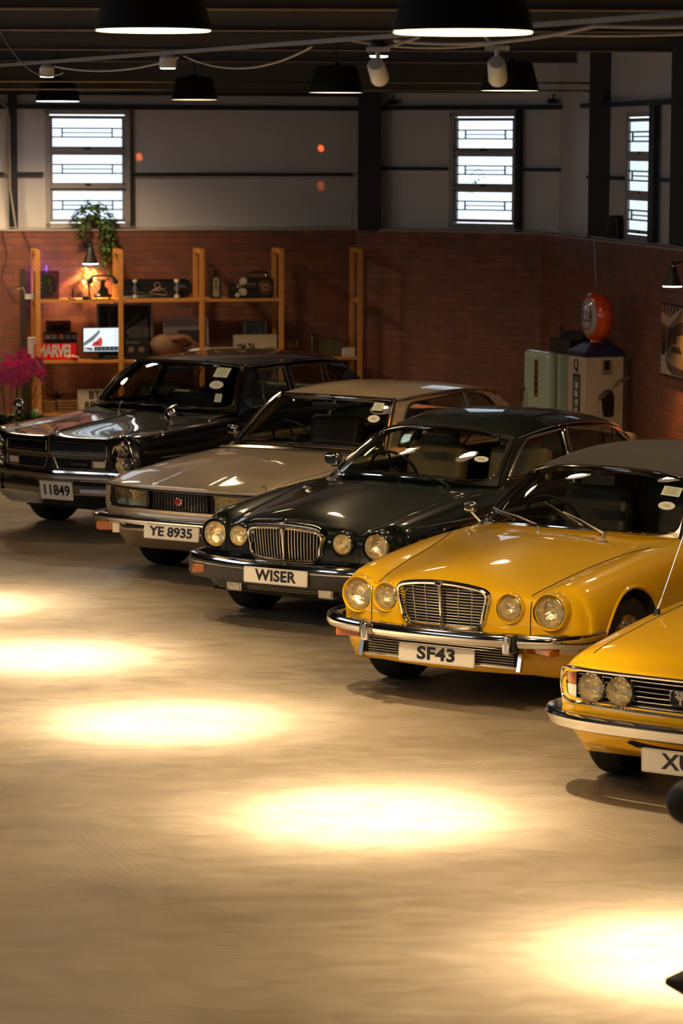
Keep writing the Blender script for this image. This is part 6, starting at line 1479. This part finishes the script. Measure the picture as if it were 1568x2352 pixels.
# --- plant on the ledge with trailing stems
hp = wallp(P1,d1,-2.86,.09,LEDGE+.018)
t = thing('potted_plant','trailing ivy in a dark pot on the brick ledge under the left window','plant',hp,AL)
simple(B().lathe([(.0005,0),(.060,0),(.085,.15),(.075,.15),(.0005,.13)],n=20),'pot',M['terracotta'],t,True)
b = B(); st = B(); random.seed(11)
for k in range(240):
    a = random.uniform(0,6.28); r = .235*math.sqrt(random.random()); h = .17+.15*math.sqrt(max(0,1-(r/.24)**2))*random.uniform(.3,1)-(.14*(r/.235)**2)
    leaf(b,(r*math.cos(a),r*math.sin(a)*.7-.02,h),random.uniform(.04,.065),random.uniform(.035,.05),a,random.uniform(-.5,.4),.4,3)
for k in range(16):
    a = random.uniform(-1.2,-.15) if k>4 else random.uniform(-2.9,-2.0); L = random.uniform(.15,.50) if k>4 else random.uniform(.03,.10); x0,y0 = .09*math.cos(a),-.09+.05*math.sin(a)
    pts = [(.05*math.cos(a),.0,.15),(x0*1.5,y0-.06,.13),(x0*1.9,-.19,.0),(x0*1.9+random.uniform(-.03,.03),-.20,-L*.5),(x0*1.9,-.20,-L)]
    st.tube(pts,.0025,4)
    for q in range(int(L/.03)+4): f = q*.03; leaf(b,(x0*1.9+random.uniform(-.04,.04),-.20+random.uniform(-.03,.03),.08-f),.05,.035,random.uniform(0,6.28),random.uniform(-.9,.2),.4,3)
simple(b,'leaves',M['leaf'],t,True); simple(st,'stems',M['leaf'],t,True)
# --- barn wall lamp over the shelf, lighting the brick
def wall_lamp(base, out, z, lb, colr, power, glow, rz):
    t = thing('wall_lamp', lb, 'lamp', base, rz); dz = 0
    simple(B().cyl((0,-.012,0),.05,.024,18,'Y'),'wall_plate',M['blackm'],t,True); simple(B().tube([(0,0,0),(0,-out*.6,.02),(0,-out,.0)],.012,8).sphere((0,-out,.0),.025,10,8),'arm',M['blackm'],t,True)
    simple(B().lathe([(.025,-.02),(.035,-.035),(.045,-.08),(.072,-.155),(.080,-.19),(.077,-.19),(.068,-.155),(.02,-.05)],(0,-out,0),'Z',24),'shade',M['blackm'],t,True)
    simple(B().lathe([(.0005,-.188),(.074,-.186),(.0815,-.190),(.0815,-.197),(.078,-.197)],(0,-out,0),'Z',24),'bulb_face',M[glow],t,True)  # glowing ring added past the shade edge stands for its lit rim
    R_ = Matrix.Rotation(rz,3,'Z'); p = Vector(base)+R_@Vector((0,-out,-.20)); q = Vector(base)+R_@Vector((0,.02,-.62)); spot('wall_lamp_beam', p, q, power, colr, 105, .7, .04)
lb_ = wallp(P1,d1,-2.93,0,2.29)
wall_lamp(lb_, .20, 0, 'black bell-shaped wall lamp over the telephone, lighting the brick', (1,.50,.16), 130, 'bulbw', AL)
cable([lb_+Vector((.0,-.03,-.23)), lb_+Vector((.0,-.05,-.35)), lb_+Vector((.01,-.04,-.50)), lb_+Vector((.0,-.03,-.56))], .003, 'thin stem of greenery hanging under the left wall lamp', 'leaf')
t = thing('hanging_sprig','yellow-lit sprig of ivy hanging below the left wall lamp','plant',lb_+Vector((.0,-.12,-.22))); b = B()
for k in range(18): leaf(b,(random.uniform(-.06,.07)-.0006*k,random.uniform(-.03,.03),-.03-.009*k+random.uniform(-.02,.02)),.06,.04,random.uniform(0,6.28),random.uniform(-1,.4),.4,3)
simple(b,'leaves',mat('young leaf',(.16,.22,.03),.5),t,True)
rb = wallp(C2,d3,5.49,0,2.35)
wall_lamp(rb, .26, 0, 'black bell-shaped wall lamp above the street photograph on the right wall', (1,.50,.14), 260, 'bulbw', math.atan2(d3.y,d3.x))
# --- framed photo on the right wall
def on_right(a, off, z): return wallp(C2,d3,a,off,z)
t = thing('wall_picture','large dark-framed sepia photograph of a classic car under an arched building, right wall','picture',on_right(4.90,-.02,1.64), math.atan2(d3.y,d3.x))
o = simple(B().box((0,-.0,0),(.93,.03,.645)),'frame',M['blackm'],t)
sepd = mat('sepia dark',(.02,.014,.01),.35,coat=.6); sepm = mat('sepia mid',(.13,.09,.055),.35,coat=.6); sepl = mat('sepia light',(.42,.33,.24),.35,coat=.6)
def art(poly, m_, dy): simple(B().prism(poly, lambda u,v:(u,-.0155-dy,v), lambda u,v:(u,-.0145-dy,v)),'print_detail',m_,o)
art([(-.45,-.31),(.45,-.31),(.45,.31),(-.45,.31)],sepm,0); art([(-.45,-.31),(.45,-.31),(.45,-.14),(-.45,-.10)],sepl,.001); art([(-.45,.31),(.45,.31),(.45,.26),(-.45,.25)],sepd,.001)
for k in range(9): art([(-.42+.1*k,.255),(-.405+.1*k,.255),(-.405+.1*k,.305),(-.42+.1*k,.305)],sepl,.002)
art([(-.45,.24),(-.20,.20),(.05,.27),(.2,.31),(.0,.21),(-.22,.12),(-.45,.15)],sepl,.002); art([(-.20,.10),(.45,.24),(.45,.10),(-.12,.03)],sepd,.002)
for x in (-.37,-.20,-.05): art([(x-.055,-.14),(x+.055,-.14),(x+.055,.06),(x+.03,.10),(x,.12),(x-.03,.10),(x-.055,.06)],sepd,.0025)
art([(-.30,-.18),(-.22,-.08),(-.12,-.03),(.15,-.02),(.35,-.10),(.40,-.20),(.25,-.28),(-.10,-.27)],sepm,.004); art([(-.30,-.18),(-.24,-.25),(-.10,-.30),(.30,-.30),(.40,-.22),(.2,-.24),(-.12,-.22)],sepd,.005); art([(-.14,-.10),(-.10,-.05),(.12,-.045),(.20,-.10)],sepd,.006)
# --- fridge and fuel pump in the corner: facing the hall
def corner(loc, f):   # frame: local -Y is the front direction, +X the near side
    return math.atan2(f[1],f[0])+PI/2
rzc = corner(None,(-.92,-.38))
# local axes: -Y -> (-.92,-.38); +X -> (.38,-.92)
Rz = Matrix.Rotation(rzc,3,'Z')
def cframe(near, w, dpt):  # near = world xy of near front corner
    return Vector((near[0],near[1],0))+Rz@Vector((-w/2,dpt/2,0))
fr = cframe((1.975,28.05),.55,.56)
M['mint'] = mat('mint enamel',(.42,.52,.40),.25,coat=.6)
t = thing('refrigerator','mint green retro refrigerator with rounded door in the corner','refrigerator',fr,rzc)
o = simple(B().box((0,.05,.70),(.545,.46,1.36)),'body',M['mint'],t); bevel(o,.03,4)
o = simple(B().box((0,-.235,.71),(.55,.11,1.38)),'door',M['mint'],t); bevel(o,.05,6)
b = B().tube([(-.20,-.30,1.02),(-.20,-.33,1.0),(-.20,-.33,.86),(-.20,-.30,.84)],.012,8); simple(b,'handle',M['chrome'],o,True)
o2 = simple(B().box((.03,-.293,1.14),(.075,.006,.36)),'badge',M['gold'],o); b = B()
for k in range(5): b.box((.03,-.297,1.27-.064*k),(.045,.002,.034)); 
simple(b,'badge_lettering',M['seam'],o2)
for k in (-1,1): simple(B().cyl((k*.2,0,.01),.03,.02,12),'foot',M['blackm'],t)
t = thing('network_box','tangle of black boxes and cables heaped on top of the refrigerator','box',fr+Vector((.15,-.08,1.39)),rzc)
o = simple(B().box((-.0,0,.065),(.44,.40,.13)),'case',M['blackm'],t); simple(B().box((.08,-.02,.165),(.26,.24,.08),rz=.4).box((-.10,.10,.15),(.15,.15,.05),rz=-.5),'upper_box',M['blackm'],t)
b = B()
for k in range(7): a = random.uniform(0,6); b.tube([(.15*math.cos(a),-.1,.12),(.1*math.cos(a+1),-.15,.18+.03*k%.08),(.12*math.cos(a+2),-.16,.05)],.005,5)
simple(b,'cables',M['trim'],t,True)
pc = cframe((2.255,27.30),.345,.41)
M['cream'] = mat('cream pump enamel',(.46,.37,.27),.4); M['navy'] = mat('navy enamel',(.012,.018,.06),.3,coat=.5)
t = thing('fuel_pump','white vintage petrol pump with navy cap and round orange globe in the corner','fuel pump',pc,rzc)
o = simple(B().box((0,0,.71),(.345,.41,1.40)),'body',M['cream'],t); bevel(o,.012,3)
simple(B().box((0,0,.035),(.40,.46,.07)),'base',M['blackm'],t)
def frus(b, z0, a0, b0_, z1, a1, b1): b.add([(-a0,-b0_,z0),(a0,-b0_,z0),(a0,b0_,z0),(-a0,b0_,z0),(-a1,-b1,z1),(a1,-b1,z1),(a1,b1,z1),(-a1,b1,z1)],[(0,1,2,3),(4,5,6,7),(0,1,5,4),(1,2,6,5),(2,3,7,6),(3,0,4,7)])
b = B(); frus(b,1.41,.18,.212,1.455,.18,.212); frus(b,1.455,.18,.212,1.525,.085,.11); frus(b,1.525,.085,.11,1.54,.08,.10); simple(b,'cap',M['navy'],t)
# front face (local -Y): emblem and tall label
simple(B().prism([(-.05,.86),(.07,.86),(.07,.80),(.0,.775),(-.02,.775),(-.05,.80)], lambda u,v:(u*1.2,-.209,v), lambda u,v:(u*1.2,-.205,v)).box((.012,-.2065,1.03),(.15,.003,.43)),'label_frame',M['navy'],o)
simple(B().box((.012,-.2085,1.04),(.11,.003,.36)),'label',mat('label sage',(.10,.12,.08),.5),o); b = B()
for k in range(4): b.box((.012+.01*(k%2),-.2105,.90+.08*k),(.05,.001,.05))
simple(b,'label_lettering',M['paper'],o); b = B(); b.tube([(.04*math.cos(a),-.208,1.335+.045*math.sin(a)) for a in [2*PI*k/14 for k in range(14)]],.006,5,closed=True); b.tube([(-.03,-.208,1.30),(.03,-.208,1.26),(.04,-.208,1.30)],.007,5); simple(b,'emblem',M['trim'],o,True)
# side face (local +X): rate window, nozzle holster, hose
sx = .1725
def sidebox(y, z, dy, dz, dx=.006): return B().box((sx+dx/2,y,z),(dx,dy,dz))
q = simple(sidebox(.02,1.315,.10,.135,.02),'window_bezel',mat('brass dull',(.28,.2,.1),.4,.3),o); bevel(q,.008,3); simple(sidebox(.015,1.33,.055,.085,.024),'window',M['seam'],q)
simple(B().prism([(.0,1.10),(.07,1.10),(.105,1.04),(.10,.86),(.07,.845),(.0,.85),(-.02,.95),(-.02,1.05)], lambda u,v:(sx,u,v), lambda u,v:(sx+.012,u,v)),'nozzle_holster',M['blackm'],o)
nz_ = simple(B().tube([(sx+.04,-.06,1.02),(sx+.05,-.01,1.06),(sx+.05,.03,1.10)],[.03,.032,.02],10),'nozzle',mat('pewter',(.12,.10,.08),.4,.8),t,True); simple(B().tube([(sx+.05,.03,1.10),(sx+.05,.08,1.15),(sx+.05,.14,1.19),(sx+.05,.24,1.215)],.012,8),'spout',mat('brass spout',(.35,.27,.16),.35,.8),nz_,True)
simple(B().tube([(sx+.045,-.06,1.0),(sx+.045,-.05,.86),(sx+.03,-.05,.70),(sx+.06,.0,.45),(sx+.01,.05,.30)],.013,8),'hose',M['cable'],t,True)
b = B()
for (y,z) in ((-.13,1.33),(.15,1.33),(-.12,.82),(.15,.82)): b.cyl((sx+.002,y,z),.006,.004,8,'X')
simple(b,'screws',M['trim'],o)
# globe: faces along local -Y
G = B().lathe([(.165,-.085),(.20,-.075),(.222,-.045),(.232,0),(.222,.045),(.20,.075),(.165,.085)],(0,0,1.775),'Y',40); go = simple(G,'globe_rim',mat('orange globe enamel',(.62,.07,.008),.25,coat=.8),t,True)
simple(B().cyl((0,0,1.545),.07,.05,20,r2=.05),'globe_neck',bpy.data.materials['orange globe enamel'],t,True)
for s_ in (-1,1):
    f = simple(B().lathe([(.170,s_*.084),(.13,s_*.108),(.07,s_*.120),(.0005,s_*.124)],(0,0,1.775),'Y',36),'globe_face',mat('milk glass',(.42,.38,.33),.15,coat=1) if 'milk glass' not in bpy.data.materials else bpy.data.materials['milk glass'],go,True)
    simple(B().tube([(.118*math.cos(2*PI*k/32),s_*.113,1.775+.118*math.sin(2*PI*k/32)) for k in range(32)],.0035,5,closed=True),'face_ring',M['navy'],f,True)
    vs,fs = textgeo('GULF',.135,.003,.004,sx=.72); b = B(); b.add([(u*(-s_),s_*(.118+.003-.3*u*u)-w,v+1.775) for u,v,w in vs],fs); simple(b,'face_lettering',M['navy'],f)
cable([wallp(C2,d3,2.16,-.03,LEDGE), pc+Vector((.0,.02,2.02))], .005, 'thin red cord running down from the ledge to the round orange globe', 'red')
# --- orchids at the left edge, on a stand behind the black saloon
op = (-3.30,29.2,0)
t = thing('orchid_plant','mass of magenta orchids in a planter at the left edge beyond the black saloon','plant',op)
simple(B().box((0,0,.30),(.62,.34,.60)),'planter',M['blackm'],t)
b = B(); st = B(); fl = B(); random.seed(5)
for k in range(60):
    a = random.uniform(0,6.28); leaf(b,(random.uniform(-.24,.28),random.uniform(-.12,.12),.60),random.uniform(.2,.34),.07,a,random.uniform(.2,1.2),.5)
for k in range(26):
    x,y = random.uniform(-.30,.34),random.uniform(-.15,.12); z = random.uniform(1.0,1.24); st.tube([(x*.6,y*.6,.6),(x*.8,y*.8,.85),(x,y,z-.05),(x*1.1,y*1.1,z+.02)],.004,5)
for k in range(26):
    cx_,cy_,cz_ = random.gauss(.02,.18),random.uniform(-.18,.14),random.uniform(1.03,1.24); cx_ = max(-.34,min(.34,cx_)); fl = B()
    for w in range(9):
        c_ = Vector((cx_+random.gauss(0,.045),cy_+random.gauss(0,.03),cz_+random.gauss(0,.04))); ca = random.uniform(0,6.28)
        for q in range(5): a = ca+q*1.2566; d = Vector((math.cos(a),-.35,math.sin(a))).normalized(); s_ = Vector((-math.sin(a),0,math.cos(a))); L = .036; fl.add([c_, c_+d*L*.55+s_*.015, c_+d*L, c_+d*L*.55-s_*.015],[(0,1,2,3)])
    simple(fl,'flower_spray',bpy.data.materials.get('magenta petals') or mat('magenta petals',(.72,.09,.30),.5),t)
simple(b,'leaves',M['leaf'],t,True); simple(st,'stems',mat('orchid stem',(.14,.12,.03),.6),t,True)
# purple accent glow on the brick behind the left post
area('accent_light', SL(-1.62,.30,1.95), (PI/2,0,AL), .05,.25, .9, (.25,.08,1.0))
t = item('led_strip','short violet light bar behind the glass plaque','light',-1.62,.275,T1); simple(B().box((0,0,.20),(.02,.012,.30)),'bar',mat('violet light',(.1,.05,.4),.4,emis=(.3,.1,1),es=1.2),t)
# dark post left of shelves
t = thing('wall_duct','dark vertical cable duct on the brick at the left edge','duct',wallp(P1,d1,-3.63,-.03,0),AL); simple(B().box((0,0,1.02),(.05,.04,2.04)),'duct',mat('duct grey',(.035,.028,.024),.7),t)
# --- motorcycle at the right edge of the frame, close to the viewpoint
mc = (1.60,10.25,0)
t = thing('motorcycle','black motorcycle mostly beyond the right edge, only its blurred hand guard and foot peg showing','motorcycle',mc,-PI/2)
def mcw(x): 
    o = simple(B().lathe([(.22,-.04),(.27,-.05),(.305,-.03),(.31,0),(.305,.03),(.27,.05),(.22,.04)],(x,0,.31),'Y',40),'tyre',M['rubber'],t,True)
    b = B().lathe([(.22,-.02),(.215,0),(.22,.02)],(x,0,.31),'Y',36); b.cyl((x,0,.31),.04,.12,14,'Y')
    for k in range(12): a = 2*PI*k/12; b.tube([(x,0,.31),(x+.215*math.cos(a),0,.31+.215*math.sin(a))],.004,4)
    simple(b,'rim',M['chrome'],o,True)
mcw(-.05+0.0); mcw(-1.35)
simple(B().tube([(-.05,.09,.31),(-.22,.09,.75),(-.28,.09,.95)],.022,8).tube([(-.05,-.09,.31),(-.22,-.09,.75),(-.28,-.09,.95)],.022,8),'fork',M['satin'],t,True)
o = simple(B().prism([(-.30,.78),(-.40,.90),(-.75,.86),(-.80,.72),(-.45,.68)], lambda u,v:(u,-.13,v), lambda u,v:(u,.13,v)),'fuel_tank',mat('black tank paint',(.01,.01,.01),.15,coat=1),t); bevel(o,.05,4)
o = simple(B().box((-1.08,0,.76),(.60,.24,.09)),'seat',M['dleather'],t); bevel(o,.03,3)
o = simple(B().box((-.62,0,.45),(.42,.26,.34)),'engine',M['satin'],t); bevel(o,.03,2)
simple(B().tube([(-.45,-.15,.35),(-.8,-.17,.25),(-1.4,-.17,.30)],.04,10),'exhaust',M['chrome'],t,True)
simple(B().tube([(-.28,-.34,1.03),(-.24,-.18,1.05),(-.24,.18,1.05),(-.28,.34,1.03)],.014,8),'handlebar',M['blackm'],t,True)
simple(B().tube([(-.28,-.36,1.03),(-.27,-.24,1.04)],.022,8).tube([(-.28,.36,1.03),(-.27,.24,1.04)],.022,8),'grip',M['rubber'],t,True)
simple(B().lathe([(.0005,-.09),(.07,-.08),(.095,0),(.09,.01),(.0005,.015)],(-.16,0,.93),'X',24),'headlight',M['blackm'],t,True)
simple(B().sphere((-.27,-.32,.98),.095,20,12,(.55,1.0,.95)),'hand_guard',M['blackm'],t,True); simple(B().sphere((-.27,.32,.98),.095,20,12,(.55,1.0,.95)),'hand_guard',M['blackm'],t,True)
for s_ in (-1,1): simple(B().tube([(-.30,s_*.12,.30),(-.30,s_*.25,.30),(-.30,s_*.33,.295),(-.30,s_*.40,.30)],[.03,.055,.05,.012],12),'foot_peg',M['rubber'],t,True)
simple(B().lathe([(.335,-.05),(.34,0),(.335,.05)],(-.05,0,.31),'Y',40),'mudguard',M['blackm'],t,True)
